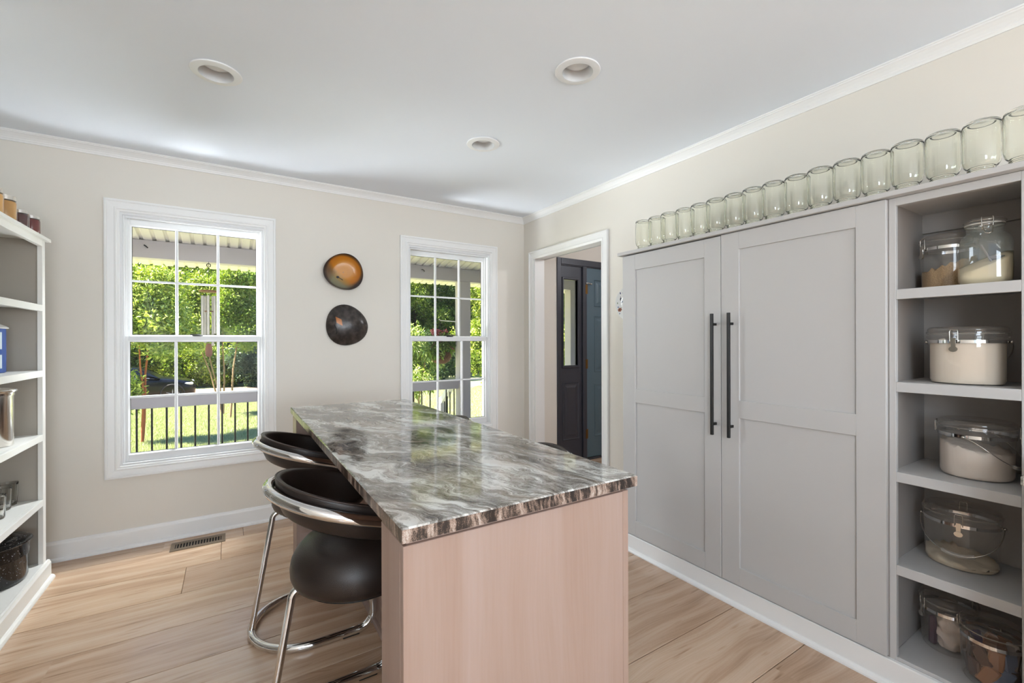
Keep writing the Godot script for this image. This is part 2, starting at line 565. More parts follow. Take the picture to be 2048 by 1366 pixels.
func shell() -> void:
	# floor of separate planks on a slab
	var fl := thing("floor", "light oak wide-plank floor running along the window wall", "floor", Vector3.ZERO, 0.0, "", "structure")
	obj("subfloor", MB.new().box(Vector3(-3.7, -0.2, -0.14), Vector3(3.0, -0.0125, 11.2)), mat(rgb(60, 48, 38), 0.9), fl)
	var fr := RandomNumberGenerator.new()
	fr.seed = 3
	var joints := {0: -2.33, 1: -2.449, 2: -2.611}
	var row := 0
	var z := -0.125
	while z < 11.0:
		var z1 := minf(z + 0.31, 11.0)
		var xs := [-3.56]
		if row in joints:
			xs.append(joints[row])
		else:
			xs.append(-3.56 + fr.randf_range(1.9, 2.4))
		while xs[-1] < 1.9:
			xs.append(xs[-1] + fr.randf_range(1.8, 2.2))
		xs[-1] = 2.6
		if z > 2.5:
			for i in xs.size():
				xs[i] = minf(xs[i], 0.0)
		for i in xs.size() - 1:
			if xs[i + 1] - xs[i] < 0.02:
				continue
			var b := MB.new().box(Vector3(xs[i] + 0.0008, -0.0125, z + 0.0014), Vector3(xs[i + 1] - 0.0008, 0.0, z1 - 0.0014), 0.0016)
			var off := Vector2(fr.randf() * 3.0, fr.randf() * 3.0)
			for k in b.uv.size():
				b.uv[k] = Vector2(b.uv[k].x / 1.6 + off.x, b.uv[k].y + off.y)
			obj("plank", b, M.oak[fr.randi() % 4], fl)
		z = z1
		row += 1
	# window wall with two window openings and the front door opening in the foyer
	var wb := MB.new()
	var cuts := [[-2.973, -2.193, 0.503, 2.064], [-1.153, -0.373, 0.503, 2.064], [0.397, 1.76, -0.02, 2.114]]
	var x := -3.7
	for c in cuts:
		wb.box(Vector3(x, -0.2, -0.14), Vector3(c[0], 2.60, 0))
		if c[2] > 0.0:
			wb.box(Vector3(c[0], -0.2, -0.14), Vector3(c[1], c[2], 0))
		wb.box(Vector3(c[0], c[3], -0.14), Vector3(c[1], 2.60, 0))
		x = c[1]
	wb.box(Vector3(x, -0.2, -0.14), Vector3(2.74, 2.60, 0))
	tag(obj("wall_back", wb, M.wall), "cream wall with the two sash windows and two bowls", "wall", "", "structure")
	var sb := MB.new()  # unseen siding, dark to cut the spots' bounce onto the porch beam
	x = -7.0
	for c in cuts:
		sb.box(Vector3(x, -0.2, -0.165), Vector3(c[0] - 0.02, 2.64, -0.1405))
		if c[2] > 0.0:
			sb.box(Vector3(c[0] - 0.02, -0.2, -0.165), Vector3(c[1] + 0.02, c[2] - 0.02, -0.1405))
		sb.box(Vector3(c[0] - 0.02, c[3] + 0.02, -0.165), Vector3(c[1] + 0.02, 2.64, -0.1405))
		x = c[1] + 0.02
	sb.box(Vector3(x, -0.2, -0.165), Vector3(4.0, 2.64, -0.1405))
	tag(obj("unseen_siding", sb, mat(rgb(112, 112, 114), 0.8)), "unseen siding behind the window wall, dark grey to cut bounce onto the porch", "siding", "", "structure")
	var wr := MB.new()
	wr.box(Vector3(0, 0, 0), Vector3(0.10, 2.60, 0.178))
	wr.box(Vector3(0, 2.046, 0.178), Vector3(0.10, 2.60, 1.105))
	wr.box(Vector3(0, 0, 1.105), Vector3(0.10, 2.60, 5.5))
	wr.box(Vector3(0, 0, 5.5), Vector3(0.10, 1.02, 7.3))
	wr.box(Vector3(0, 2.22, 5.5), Vector3(0.10, 2.60, 7.3))
	wr.box(Vector3(0, 0, 7.3), Vector3(0.10, 2.60, 11.14))
	tag(obj("wall_right", wr, M.wall), "cream wall behind the grey pantry cabinet, with the cased opening", "wall", "", "structure")
	var wl := MB.new()
	wl.box(Vector3(-3.70, 0, 0), Vector3(-3.56, 2.60, 4.7))
	wl.box(Vector3(-3.70, 0, 4.7), Vector3(-3.56, 1.02, 6.5))
	wl.box(Vector3(-3.70, 2.22, 4.7), Vector3(-3.56, 2.60, 6.5))
	wl.box(Vector3(-3.70, 0, 6.5), Vector3(-3.56, 2.60, 11.14))
	tag(obj("wall_left", wl, M.wall), "cream wall behind the white bookcase", "wall", "", "structure")
	var wk := MB.new()  # unseen rear wall, set back and opened to light the room
	wk.box(Vector3(-3.70, 0, 11.0), Vector3(-3.3, 2.60, 11.14))
	wk.box(Vector3(-3.3, 2.15, 11.0), Vector3(-0.5, 2.60, 11.14))
	wk.box(Vector3(-0.5, 0, 11.0), Vector3(0.10, 2.60, 11.14))
	tag(obj("wall_rear", wk, M.wall), "cream unseen wall behind the camera, wide opening placed to light the room", "wall", "", "structure")
	var tr := MB.new()  # added roof and slab that block sky light through the rear opening
	tr.box(Vector3(-4.5, 2.30, 11.14), Vector3(1.0, 2.42, 14.4))
	tr.box(Vector3(-4.5, -0.2, 11.14), Vector3(1.0, -0.02, 14.4))
	tr.box(Vector3(-4.5, -0.2, 14.3), Vector3(1.0, 1.1, 14.4))
	tag(obj("added_sky_blocker", tr, M.porch_grey), "added roof and slab behind the camera, keeping sky light off the island", "added_sky_blocker", "", "structure")
	var wf := MB.new()
	wf.box(Vector3(2.6, 0, 0), Vector3(2.74, 2.60, 2.7))
	wf.box(Vector3(0.10, 0, 2.6), Vector3(2.74, 2.60, 2.74))
	tag(obj("wall_foyer", wf, mat(rgb(222, 206, 188), 0.8)), "beige foyer walls beyond the cased opening", "wall", "", "structure")
	# ceiling with three round holes for the recessed lights
	var ce := CSGCombiner3D.new()
	adopt(ce, "ceiling")
	tag(ce, "white painted ceiling with three recessed lights", "ceiling", "", "structure")
	var slab := CSGBox3D.new()
	slab.size = Vector3(6.5, 0.16, 11.4)
	slab.position = Vector3(-0.47, 2.52, 5.5)
	slab.material = M.ceiling
	slab.name = "slab"
	ce.add_child(slab)
	for c in [Vector3(-2.447, 2.48, 1.254), Vector3(-1.115, 2.48, 2.097), Vector3(-1.119, 2.48, 1.244)]:
		var hole := CSGCylinder3D.new()
		hole.radius = 0.078
		hole.height = 0.16
		hole.sides = 40
		hole.operation = CSGShape3D.OPERATION_SUBTRACTION
		hole.position = c
		hole.material = M.ceiling
		ce.add_child(hole, true)
		hole.name = "hole"
	# crown moulding
	var pr := [V2(0, 0.054), V2(0.007, 0.054), V2(0.0095, 0.046), V2(0.0125, 0.042), V2(0.0135, 0.037), V2(0.022, 0.026), V2(0.034, 0.0145), V2(0.040, 0.012), V2(0.0415, 0.007), V2(0.046, 0.006), V2(0.046, 0.0), V2(0, 0)]
	tag(obj("trim_1", MB.new().extrude(pr, Vector3(-3.56, 2.44, 0), Vector3(0, 0, 1), Vector3(0, -1, 0), Vector3(3.56, 0, 0)), M.trim), "white crown moulding above the two windows", "moulding", "", "structure")
	tag(obj("trim_2", MB.new().extrude(pr, Vector3(0, 2.44, 0), Vector3(-1, 0, 0), Vector3(0, -1, 0), Vector3(0, 0, 11.0)), M.trim), "white crown moulding above the jars and pantry", "moulding", "", "structure")
	tag(obj("trim_3", MB.new().extrude(pr, Vector3(-3.56, 2.44, 0), Vector3(1, 0, 0), Vector3(0, -1, 0), Vector3(0, 0, 11.0)), M.trim), "white crown moulding above the bookcase, out of frame", "moulding", "", "structure")
	# baseboards
	var bb := base_profile()
	tag(obj("baseboard_back", MB.new().extrude(bb, Vector3(-3.56, 0, 0), Vector3(0, 0, 1), Vector3(0, 1, 0), Vector3(3.56, 0, 0)), M.trim), "white baseboard with shoe moulding under the windows", "baseboard", "", "structure")
	var rb := MB.new()
	rb.extrude(bb, Vector3(0, 0, 0), Vector3(-1, 0, 0), Vector3(0, 1, 0), Vector3(0, 0, 0.10))
	rb.extrude(bb, Vector3(0, 0, 1.145), Vector3(-1, 0, 0), Vector3(0, 1, 0), Vector3(0, 0, 0.495))
	tag(obj("baseboard_right", rb, M.trim), "white baseboard between the cased opening and pantry", "baseboard", "", "structure")

func base_profile() -> Array:
	return [V2(0, 0), V2(0.029, 0), V2(0.029, 0.008), V2(0.026, 0.015), V2(0.019, 0.0195), V2(0.014, 0.0205), V2(0.014, 0.096), V2(0.0125, 0.101), V2(0.010, 0.104), V2(0.0085, 0.111), V2(0.005, 0.115), V2(0, 0.115)]

func windows() -> void:
	var cas := [V2(0, 0), V2(0, 0.018), V2(0.005, 0.020), V2(0.013, 0.020), V2(0.016, 0.016), V2(0.046, 0.013), V2(0.050, 0.015), V2(0.056, 0.0155), V2(0.060, 0.0115), V2(0.0705, 0.0105), V2(0.072, 0.008), V2(0.072, -0.004)]
	var k := 0
	for xc in [-2.583, -0.763]:
		k += 1
		var w := thing("window_%d" % k, ["white double-hung window with car and chime outside, nearer the bookcase", "white double-hung window between the lower bowl and the cased opening"][k - 1], "window", Vector3(xc, 0, 0), 0.0, "sash windows in the cream wall", "structure")
		obj("casing", MB.new().frame(Vector3(-0.4585, 0.434, 0), Vector3(1, 0, 0), Vector3(0, 1, 0), Vector3(0, 0, 1), 0.917, 1.7005, cas), M.trim, w)
		# vinyl frame: jambs, head, sill, with a stop between the sashes
		var j := MB.new()
		j.box(Vector3(-0.392, 0.498, -0.14), Vector3(-0.376, 2.07, 0.004))
		j.box(Vector3(0.376, 0.498, -0.14), Vector3(0.392, 2.07, 0.004))
		j.box(Vector3(-0.376, 2.046, -0.14), Vector3(0.376, 2.07, 0.004))
		j.box(Vector3(-0.376, 0.498, -0.14), Vector3(0.376, 0.520, 0.004), 0.002)
		for s in [-1.0, 1.0]:
			j.box(Vector3(s * 0.3765, 0.52, -0.016), Vector3(s * 0.366, 2.046, -0.006), 0.002)
			j.box(Vector3(s * 0.3765, 0.52, -0.072), Vector3(s * 0.362, 2.046, -0.060), 0.001)
		j.box(Vector3(-0.366, 2.032, -0.016), Vector3(0.366, 2.0465, -0.006), 0.002)
		obj("frame", j, M.vinyl, w)
		sash("lower_sash", w, -0.0165, -0.052, 0.52, 1.302, 0.571, 1.265, 0.345, 0.9205)
		sash("upper_sash", w, -0.0725, -0.108, 1.268, 2.046, 1.31, 1.996, 0.342, 1.652)
		var lk := MB.new()
		lk.lathe([V2(0, 0), V2(0.023, 0), V2(0.023, 0.006), V2(0.018, 0.010), V2(0, 0.011)], 20, Vector3(0, 1.302, -0.032), 1.3, 0.75)
		lk.box(Vector3(-0.040, 1.309, -0.036), Vector3(0.012, 1.316, -0.026), 0.002)
		obj("sash_lock", lk, M.black, w).set_meta("label", "black sash lock")

func sash(called: String, w: Node3D, zf: float, zb: float, y0: float, y1: float, g0: float, g1: float, gx: float, my: float) -> void:
	var b := MB.new()
	var ox := 0.374
	b.box(Vector3(-ox, y0, zb), Vector3(-gx - 0.006, y1, zf), 0.002)
	b.box(Vector3(gx + 0.006, y0, zb), Vector3(ox, y1, zf), 0.002)
	b.box(Vector3(-gx - 0.006, y0, zb), Vector3(gx + 0.006, g0 - 0.006, zf), 0.002)
	b.box(Vector3(-gx - 0.006, g1 + 0.006, zb), Vector3(gx + 0.006, y1, zf), 0.002)
	# glazing bead
	b.frame(Vector3(-gx - 0.0065, g0 - 0.0065, zf - 0.012), Vector3(1, 0, 0), Vector3(0, 1, 0), Vector3(0, 0, 1), (gx + 0.0065) * 2, g1 - g0 + 0.013, [V2(0, 0.010), V2(0.0065, 0.004), V2(0.0065, -0.012)])
	var s := obj(called, b, M.vinyl, w)
	var zg := zf - 0.017
	var cols := [-gx, -gx / 3.0, gx / 3.0, gx]
	var rows := [g0, my, g1]
	var mu := MB.new()
	for i in [1, 2]:
		mu.box(Vector3(cols[i] - 0.008, g0 - 0.002, zg - 0.009), Vector3(cols[i] + 0.008, g1 + 0.002, zg + 0.009), 0.003)
	mu.box(Vector3(-gx - 0.002, my - 0.0065, zg - 0.0085), Vector3(gx + 0.002, my + 0.0065, zg + 0.0085), 0.003)
	obj("muntins", mu, M.vinyl, s)
	# dark glazing gasket line
	var ga := MB.new()
	ga.frame(Vector3(-gx, g0, zg - 0.002), Vector3(1, 0, 0), Vector3(0, 1, 0), Vector3(0, 0, 1), gx * 2, g1 - g0, [V2(0, 0.004), V2(0.0022, 0.004), V2(0.0022, -0.002)])
	obj("gasket", ga, M.black, s)
	for r in 2:
		for c in 3:
			var p := MB.new()
			p.quad(Vector3(cols[c] + 0.001, rows[r] + 0.001, zg), Vector3(cols[c + 1] - 0.001, rows[r] + 0.001, zg), Vector3(cols[c + 1] - 0.001, rows[r + 1] - 0.001, zg), Vector3(cols[c] + 0.001, rows[r + 1] - 0.001, zg), Vector3(0, 0, 1))
			obj("pane", p, M.glass_pane, s)

func raised_panel(b: MB, x0: float, x1: float, y0: float, y1: float, z: float) -> void:
	b.frame(Vector3(x0, y0, z), Vector3(1, 0, 0), Vector3(0, 1, 0), Vector3(0, 0, 1), x1 - x0, y1 - y0, [V2(0, 0), V2(0.006, 0.006), V2(0.012, 0.0005), V2(0.03, 0.0005), V2(0.055, 0.007)])
	b.quad(Vector3(x0 + 0.055, y0 + 0.055, z + 0.007), Vector3(x1 - 0.055, y0 + 0.055, z + 0.007), Vector3(x1 - 0.055, y1 - 0.055, z + 0.007), Vector3(x0 + 0.055, y1 - 0.055, z + 0.007), Vector3(0, 0, 1))

func doorway_and_foyer() -> void:
	# cased opening in the right wall
	var t := thing("trim_4", "white cased opening leading to the foyer", "door casing", Vector3.ZERO, 0.0, "", "structure")
	var cas := [V2(0, 0), V2(0, 0.018), V2(0.004, 0.020), V2(0.012, 0.020), V2(0.017, 0.015), V2(0.048, 0.013), V2(0.054, 0.016), V2(0.060, 0.014), V2(0.066, 0.010), V2(0.072, 0.009), V2(0.072, -0.002)]
	obj("casing", MB.new().frame(Vector3(0, 0, 0.104), Vector3(0, 0, 1), Vector3(0, 1, 0), Vector3(-1, 0, 0), 1.041, 2.096, cas, false), M.trim, t)
	obj("casing", MB.new().frame(Vector3(0.10, 0, 0.104), Vector3(0, 0, 1), Vector3(0, 1, 0), Vector3(1, 0, 0), 1.041, 2.096, cas, false), M.trim, t)
	var j := MB.new()
	j.box(Vector3(-0.004, 0, 0.170), Vector3(0.104, 2.030, 0.190))
	j.box(Vector3(-0.004, 0, 1.093), Vector3(0.104, 2.030, 1.113))
	j.box(Vector3(-0.004, 2.028, 0.170), Vector3(0.104, 2.05, 1.113))
	obj("jamb", j, M.trim, t)
	# front door unit: charcoal frame with sidelight, teal door
	var slate := mat(rgb(52, 54, 63), 0.42)
	var teal := mat(rgb(82, 104, 116), 0.45)
	var d := thing("door_1", "teal front door with charcoal frame and glazed sidelight beyond the cased opening", "door", Vector3.ZERO, 0.0, "", "structure")
	var f := MB.new()
	f.box(Vector3(0.397, 0, -0.13), Vector3(0.448, 2.114, 0.012), 0.003)
	f.box(Vector3(0.742, 0, -0.13), Vector3(0.796, 2.05, 0.008), 0.003)
	f.box(Vector3(1.715, 0, -0.13), Vector3(1.76, 2.114, 0.012), 0.003)
	f.box(Vector3(0.448, 2.048, -0.13), Vector3(1.715, 2.114, 0.010), 0.004)
	f.box(Vector3(0.448, 2.040, -0.13), Vector3(1.715, 2.050, 0.000), 0.002)
	f.box(Vector3(0.397, -0.02, -0.13), Vector3(1.76, 0.018, 0.004), 0.003)
	obj("door_frame", f, slate, d)
	var s := MB.new()
	s.box(Vector3(0.448, 0.018, -0.055), Vector3(0.500, 2.042, -0.014))
	s.box(Vector3(0.682, 0.018, -0.055), Vector3(0.742, 2.042, -0.014))
	s.box(Vector3(0.500, 0.018, -0.055), Vector3(0.682, 1.006, -0.014))
	s.box(Vector3(0.500, 1.900, -0.055), Vector3(0.682, 2.042, -0.014))
	s.frame(Vector3(0.474, 0.984, -0.014), Vector3(1, 0, 0), Vector3(0, 1, 0), Vector3(0, 0, 1), 0.234, 0.938, [V2(0, 0), V2(0.004, 0.010), V2(0.018, 0.010), V2(0.026, 0.0), V2(0.026, -0.03)])
	raised_panel(s, 0.482, 0.700, 0.24, 0.835, -0.0135)
	var sl := obj("sidelight", s, slate, d)
	sl.set_meta("label", "charcoal sidelight panel")
	var gl := MB.new()
	gl.quad(Vector3(0.498, 1.004, -0.036), Vector3(0.684, 1.004, -0.036), Vector3(0.684, 1.902, -0.036), Vector3(0.498, 1.902, -0.036), Vector3(0, 0, 1))
	obj("pane", gl, M.glass_pane, sl)
	var b := MB.new()
	b.box(Vector3(0.799, 0.024, -0.06), Vector3(1.713, 2.042, -0.012), 0.002)
	for xs in [[0.915, 1.205], [1.305, 1.595]]:
		raised_panel(b, xs[0], xs[1], 0.24, 0.80, -0.0118)
		raised_panel(b, xs[0], xs[1], 0.93, 1.53, -0.0118)
		raised_panel(b, xs[0], xs[1], 1.63, 1.92, -0.0118)
	var lf := obj("door_leaf", b, teal, d)
	lf.set_meta("label", "teal panelled door leaf")
	for y in [1.81, 1.02, 0.28]:
		var h := MB.new()
		h.lathe([V2(0, -0.05), V2(0.008, -0.05), V2(0.008, 0.05), V2(0, 0.05)], 10, Vector3(0.797, y, 0.004))
		h.box(Vector3(0.797, y - 0.048, -0.012), Vector3(0.822, y + 0.048, -0.009))
		h.box(Vector3(0.775, y - 0.048, 0.008), Vector3(0.797, y + 0.048, 0.0095))
		obj("hinge", h, M.brass, lf)
	var la := MB.new()
	la.tube([Vector3(0.785, 1.872, 0.012), Vector3(0.80, 1.874, 0.022), Vector3(0.855, 1.868, 0.012)], 0.005, 8)
	dots(la, [Vector3(0.785, 1.872, 0.014), Vector3(0.855, 1.868, 0.012)], 0.009)
	obj("security_latch", la, M.steel, lf)

func island() -> void:
	var t := thing("island", "pale maple island base with two end pedestals under the stone top", "island", Vector3.ZERO)
	var mp := func(b: MB, sc: float, off: Vector2) -> MB:
		for k in b.uv.size():
			b.uv[k] = b.uv[k] * sc + off
		return b
	var y1 := 0.8855
	# near pedestal: big front panel, left side and right stile
	obj("front_panel", mp.call(MB.new().box(Vector3(-2.121, 0, 2.745), Vector3(-1.5385, 0.873, 2.765), 0.001), 1.0, V2(0.31, 0.2)), M.maple, t)
	obj("side_panel", mp.call(MB.new().box(Vector3(-2.121, 0, 2.619), Vector3(-2.103, 0.873, 2.7445), 0.001), 1.0, V2(0.7, 0.1)), M.maple, t)
	obj("stile", mp.call(MB.new().box(Vector3(-1.5365, 0, 2.619), Vector3(-1.516, 0.873, 2.763), 0.0015), 1.0, V2(0.15, 0.6)), M.maple, t)
	obj("back_panel", mp.call(MB.new().box(Vector3(-2.103, 0, 2.619), Vector3(-1.5365, 0.873, 2.637), 0.001), 1.0, V2(0.0, 0.4)), M.maple, t)
	# far pedestal
	obj("side_panel", mp.call(MB.new().box(Vector3(-2.121, 0, 0.985), Vector3(-1.516, 0.873, 1.124), 0.0015), 1.0, V2(0.55, 0.3)), M.maple, t)
	# rails under the top and the knee wall between the pedestals
	obj("apron", mp.call(MB.new().box(Vector3(-2.112, 0.873, 1.008), Vector3(-1.526, y1, 2.756)), 1.0, V2(0.5, 0.2)), M.maple, t)
	obj("knee_wall", mp.call(MB.new().box(Vector3(-1.845, 0, 1.1245), Vector3(-1.790, 0.873, 2.619)), 1.0, V2(0.2, 0.9)), M.maple, t)
	var q := [V2(0, 0), V2(0.016, 0), V2(0.0145, 0.007), V2(0.010, 0.0125), V2(0.004, 0.0155), V2(0, 0.016)]
	for s in [-1.0, 1.0]:
		obj("shoe_moulding", mp.call(MB.new().extrude(q, Vector3(-1.845 if s < 0.0 else -1.790, 0, 1.1245), Vector3(s, 0, 0), Vector3(0, 1, 0), Vector3(0, 0, 1.4945)), 1.0, V2(0.4, 0.1)), M.maple, t)
	# stone worktop: polished face and rougher sawn edge in one slab
	var x0 := -2.128
	var x1 := -1.501
	var z0 := 0.946
	var z1 := 2.780
	var yb := 0.8855
	var yt := 0.914
	var e := 0.003
	var top := MB.new()
	var uvt := func(p: Vector3) -> Vector2: return V2((p.x - x0) / 0.63, (p.z - z0) / 1.84)
	var tq := func(a: Vector3, b: Vector3, c: Vector3, d: Vector3, nr: Vector3) -> void:
		top.quadn([a, b, c, d], [nr, nr, nr, nr], [uvt.call(a), uvt.call(b), uvt.call(c), uvt.call(d)])
	tq.call(Vector3(x0 + e, yt, z0 + e), Vector3(x0 + e, yt, z1 - e), Vector3(x1 - e, yt, z1 - e), Vector3(x1 - e, yt, z0 + e), Vector3.UP)
	tq.call(Vector3(x0, yt - e, z0), Vector3(x0, yt - e, z1), Vector3(x0 + e, yt, z1 - e), Vector3(x0 + e, yt, z0 + e), Vector3(-1, 1, 0).normalized())
	tq.call(Vector3(x1, yt - e, z0), Vector3(x1, yt - e, z1), Vector3(x1 - e, yt, z1 - e), Vector3(x1 - e, yt, z0 + e), Vector3(1, 1, 0).normalized())
	tq.call(Vector3(x0, yt - e, z0), Vector3(x1, yt - e, z0), Vector3(x1 - e, yt, z0 + e), Vector3(x0 + e, yt, z0 + e), Vector3(0, 1, -1).normalized())
	tq.call(Vector3(x0, yt - e, z1), Vector3(x1, yt - e, z1), Vector3(x1 - e, yt, z1 - e), Vector3(x0 + e, yt, z1 - e), Vector3(0, 1, 1).normalized())
	var sd := MB.new()
	sd.quad(Vector3(x0, yb, z0), Vector3(x0, yb, z1), Vector3(x0, yt - e, z1), Vector3(x0, yt - e, z0), Vector3(-1, 0, 0))
	sd.quad(Vector3(x1, yb, z0), Vector3(x1, yb, z1), Vector3(x1, yt - e, z1), Vector3(x1, yt - e, z0), Vector3(1, 0, 0))
	sd.quad(Vector3(x0, yb, z0), Vector3(x1, yb, z0), Vector3(x1, yt - e, z0), Vector3(x0, yt - e, z0), Vector3(0, 0, -1))
	sd.quad(Vector3(x0, yb, z1), Vector3(x1, yb, z1), Vector3(x1, yt - e, z1), Vector3(x0, yt - e, z1), Vector3(0, 0, 1))
	sd.quad(Vector3(x0, yb, z0), Vector3(x1, yb, z0), Vector3(x1, yb, z1), Vector3(x0, yb, z1), Vector3(0, -1, 0))
	var am := ArrayMesh.new()
	am.add_surface_from_arrays(Mesh.PRIMITIVE_TRIANGLES, top.arrays())
	am.surface_set_material(0, M.stone)
	am.add_surface_from_arrays(Mesh.PRIMITIVE_TRIANGLES, sd.arrays())
	am.surface_set_material(1, M.stone_edge)
	tag(put("island_worktop", am), "polished grey and white veined stone slab on the maple island", "worktop")

func shaker_door(called: String, t: Node3D, z0: float, z1: float, y0: float, y1: float, zs: float, ze: float, yt: float, yu: float, yl: float, yb: float) -> Node3D:
	var x0 := -0.3725
	var x1 := -0.3535
	var b := MB.new()
	var bv := 0.0012
	b.box(Vector3(x0, y0, z0), Vector3(x1, y1, zs), bv)
	b.box(Vector3(x0, y0, ze), Vector3(x1, y1, z1), bv)
	b.box(Vector3(x0, yt, zs - 0.001), Vector3(x1, y1, ze + 0.001), bv)
	b.box(Vector3(x0, yl, zs - 0.001), Vector3(x1, yu, ze + 0.001), bv)
	b.box(Vector3(x0, y0, zs - 0.001), Vector3(x1, yb, ze + 0.001), bv)
	var d := obj(called, b, M.grey_paint, t)
	for r in [[yu, yt], [yb, yl]]:
		obj("panel", MB.new().box(Vector3(-0.3635, r[0] - 0.004, zs - 0.004), Vector3(-0.356, r[1] + 0.004, ze + 0.004)), M.grey_paint, d)
	return d

func pantry() -> void:
	var t := thing("pantry_cabinet", "tall grey shaker pantry with two doors, black bar handles and open shelves", "cabinet", Vector3.ZERO)
	# carcass
	var b := MB.new()
	b.box(Vector3(-0.352, 0.10, 1.645), Vector3(-0.0, 1.7785, 1.663))
	b.box(Vector3(-0.352, 0.10, 2.926), Vector3(-0.0, 1.7785, 2.946))
	b.box(Vector3(-0.352, 0.10, 3.282), Vector3(-0.0, 1.7785, 3.302))
	b.box(Vector3(-0.015, 0.10, 1.663), Vector3(-0.001, 1.7785, 3.282))
	b.box(Vector3(-0.352, 0.0, 1.66), Vector3(-0.30, 0.10, 3.302))
	obj("carcass", b, M.shaded_grey_paint, t)
	# face frame round the open shelves
	var f := MB.new()
	f.box(Vector3(-0.354, 0.10, 2.9405), Vector3(-0.334, 1.7785, 2.9605), 0.001)
	f.box(Vector3(-0.354, 0.10, 3.265), Vector3(-0.334, 1.7785, 3.302), 0.001)
	f.box(Vector3(-0.354, 1.750, 2.9605), Vector3(-0.334, 1.7785, 3.265), 0.001)
	f.box(Vector3(-0.334, 1.7645, 2.946), Vector3(-0.016, 1.7785, 3.282))
	obj("face_frame", f, M.grey_paint, t)
	obj("back_cleat", MB.new().box(Vector3(-0.034, 1.690, 2.946), Vector3(-0.015, 1.7645, 3.282), 0.001), M.shaded_grey_paint, t)
	for y in [1.446, 1.1105, 0.784, 0.447]:
		var s := MB.new()
		s.box(Vector3(-0.354, y - 0.035, 2.9605), Vector3(-0.335, y + 0.0005, 3.265), 0.0012)
		s.box(Vector3(-0.335, y - 0.018, 2.946), Vector3(-0.016, y, 3.282))
		obj("shelf", s, M.grey_paint, t)
	obj("shelf", MB.new().box(Vector3(-0.352, 0.10, 2.946), Vector3(-0.016, 0.113, 3.282), 0.0015), M.grey_paint, t)
	# doors
	var d1 := shaker_door("door", t, 1.643, 2.2865, 0.107, 1.7735, 1.740, 2.197, 1.6825, 0.979, 0.8985, 0.1955)
	var d2 := shaker_door("door", t, 2.2895, 2.9375, 0.107, 1.7765, 2.3795, 2.844, 1.694, 0.980, 0.897, 0.1915)
	for e in [[d1, 2.2605], [d2, 2.3475]]:
		var h := MB.new()
		h.box(Vector3(-0.411, 0.803, e[1] - 0.0065), Vector3(-0.399, 1.395, e[1] + 0.0065), 0.001)
		for y in [0.855, 1.343]:
			h.box(Vector3(-0.400, y - 0.006, e[1] - 0.005), Vector3(-0.372, y + 0.006, e[1] + 0.005))
		obj("handle", h, M.black, e[0]).set_meta("label", "long black bar handle")
	obj("top_board", MB.new().box(Vector3(-0.392, 1.7795, 1.617), Vector3(-0.001, 1.7985, 3.315), 0.0015), M.grey_paint, t)
	# white base with shoe moulding
	var p := [V2(0, 0), V2(0.030, 0), V2(0.030, 0.007), V2(0.026, 0.015), V2(0.019, 0.020), V2(0.014, 0.021), V2(0.014, 0.094), V2(0.012, 0.0985), V2(0.0, 0.1)]
	obj("baseboard", MB.new().extrude(p, Vector3(-0.352, 0, 1.645), Vector3(-1, 0, 0), Vector3(0, 1, 0), Vector3(0, 0, 1.657)), M.trim, t).set_meta("label", "white baseboard")

func jar_profile(h: float, r: float, neck: float, th: float) -> Array:
	# mouth-down preserving jar, rising: outside first, then back down inside
	var f := [V2(neck - th, 0.0), V2(neck, 0.0), V2(neck + 0.0005, 0.004), V2(neck - 0.0008, 0.006), V2(neck + 0.0008, 0.0085), V2(neck - 0.0008, 0.011), V2(neck + 0.0005, 0.0135), V2(neck - 0.002, 0.016), V2(neck - 0.001, 0.019)]
	for i in 7:
		var a := PI / 2 * i / 6.0
		f.append(V2(neck + (r - neck) * sin(a), 0.021 + 0.036 * (1.0 - cos(a))))
	f.append(V2(r, h * 0.5))
	for i in 8:
		var a := PI / 2 * i / 7.0
		f.append(V2(r - 0.012 + 0.012 * cos(a), h - 0.014 + 0.014 * sin(a)))
	f.append(V2(r * 0.66, h - 0.0015))
	f.append(V2(r * 0.6, h - 0.004))
	f.append(V2(0.0, h - 0.0035))
	f.append(V2(0.0, h - 0.0085))
	f.append(V2(r * 0.6, h - 0.0085))
	for i in 6:
		var a := PI / 2 * (1.0 - i / 5.0)
		f.append(V2(r - 0.012 + (0.012 - th) * cos(a), h - 0.016 + 0.008 * sin(a)))
	f.append(V2(r - th, h * 0.5))
	for i in 6:
		var a := PI / 2 * (1.0 - i / 5.0)
		f.append(V2(neck - th + (r - neck) * sin(a), 0.021 + 0.036 * (1.0 - cos(a))))
	f.append(V2(neck - th, 0.019))
	f.append(V2(neck - th, 0.0))
	return f

func pantry_jars() -> void:
	# left silhouette edges of the jars along the pantry top, from the far end
	var zs := []
	for i in 17:
		zs.append(1.776 + i * 0.0934)
	var words := ["first", "second", "third", "fourth", "fifth", "sixth", "seventh", "eighth", "ninth", "tenth", "eleventh", "twelfth", "thirteenth", "fourteenth", "fifteenth", "sixteenth", "seventeenth"]
	var protos := []
	for k in 2:
		var am := MB.new().lathe(jar_profile(0.170 - 0.004 * k, 0.0463, 0.034, 0.0032), 40)
		# raised lettering band and side ribs, as moulded on such jars
		protos.append(am)
	var first: Node3D = null
	for i in zs.size():
		var lb: String = "clear upturned glass jar, %s from the far end of the pantry top" % words[i]
		var at := Vector3(-0.338 + 0.004 * sin(i * 2.3), 1.7985, zs[i])
		if first == null:
			first = thing("glass_jar", lb, "jar", at, 0.0, "upturned jars along the pantry top")
			obj("body", protos[0], M.jar_glass, first)
		else:
			copy_of(first, "glass_jar", lb, at, i * 1.3)

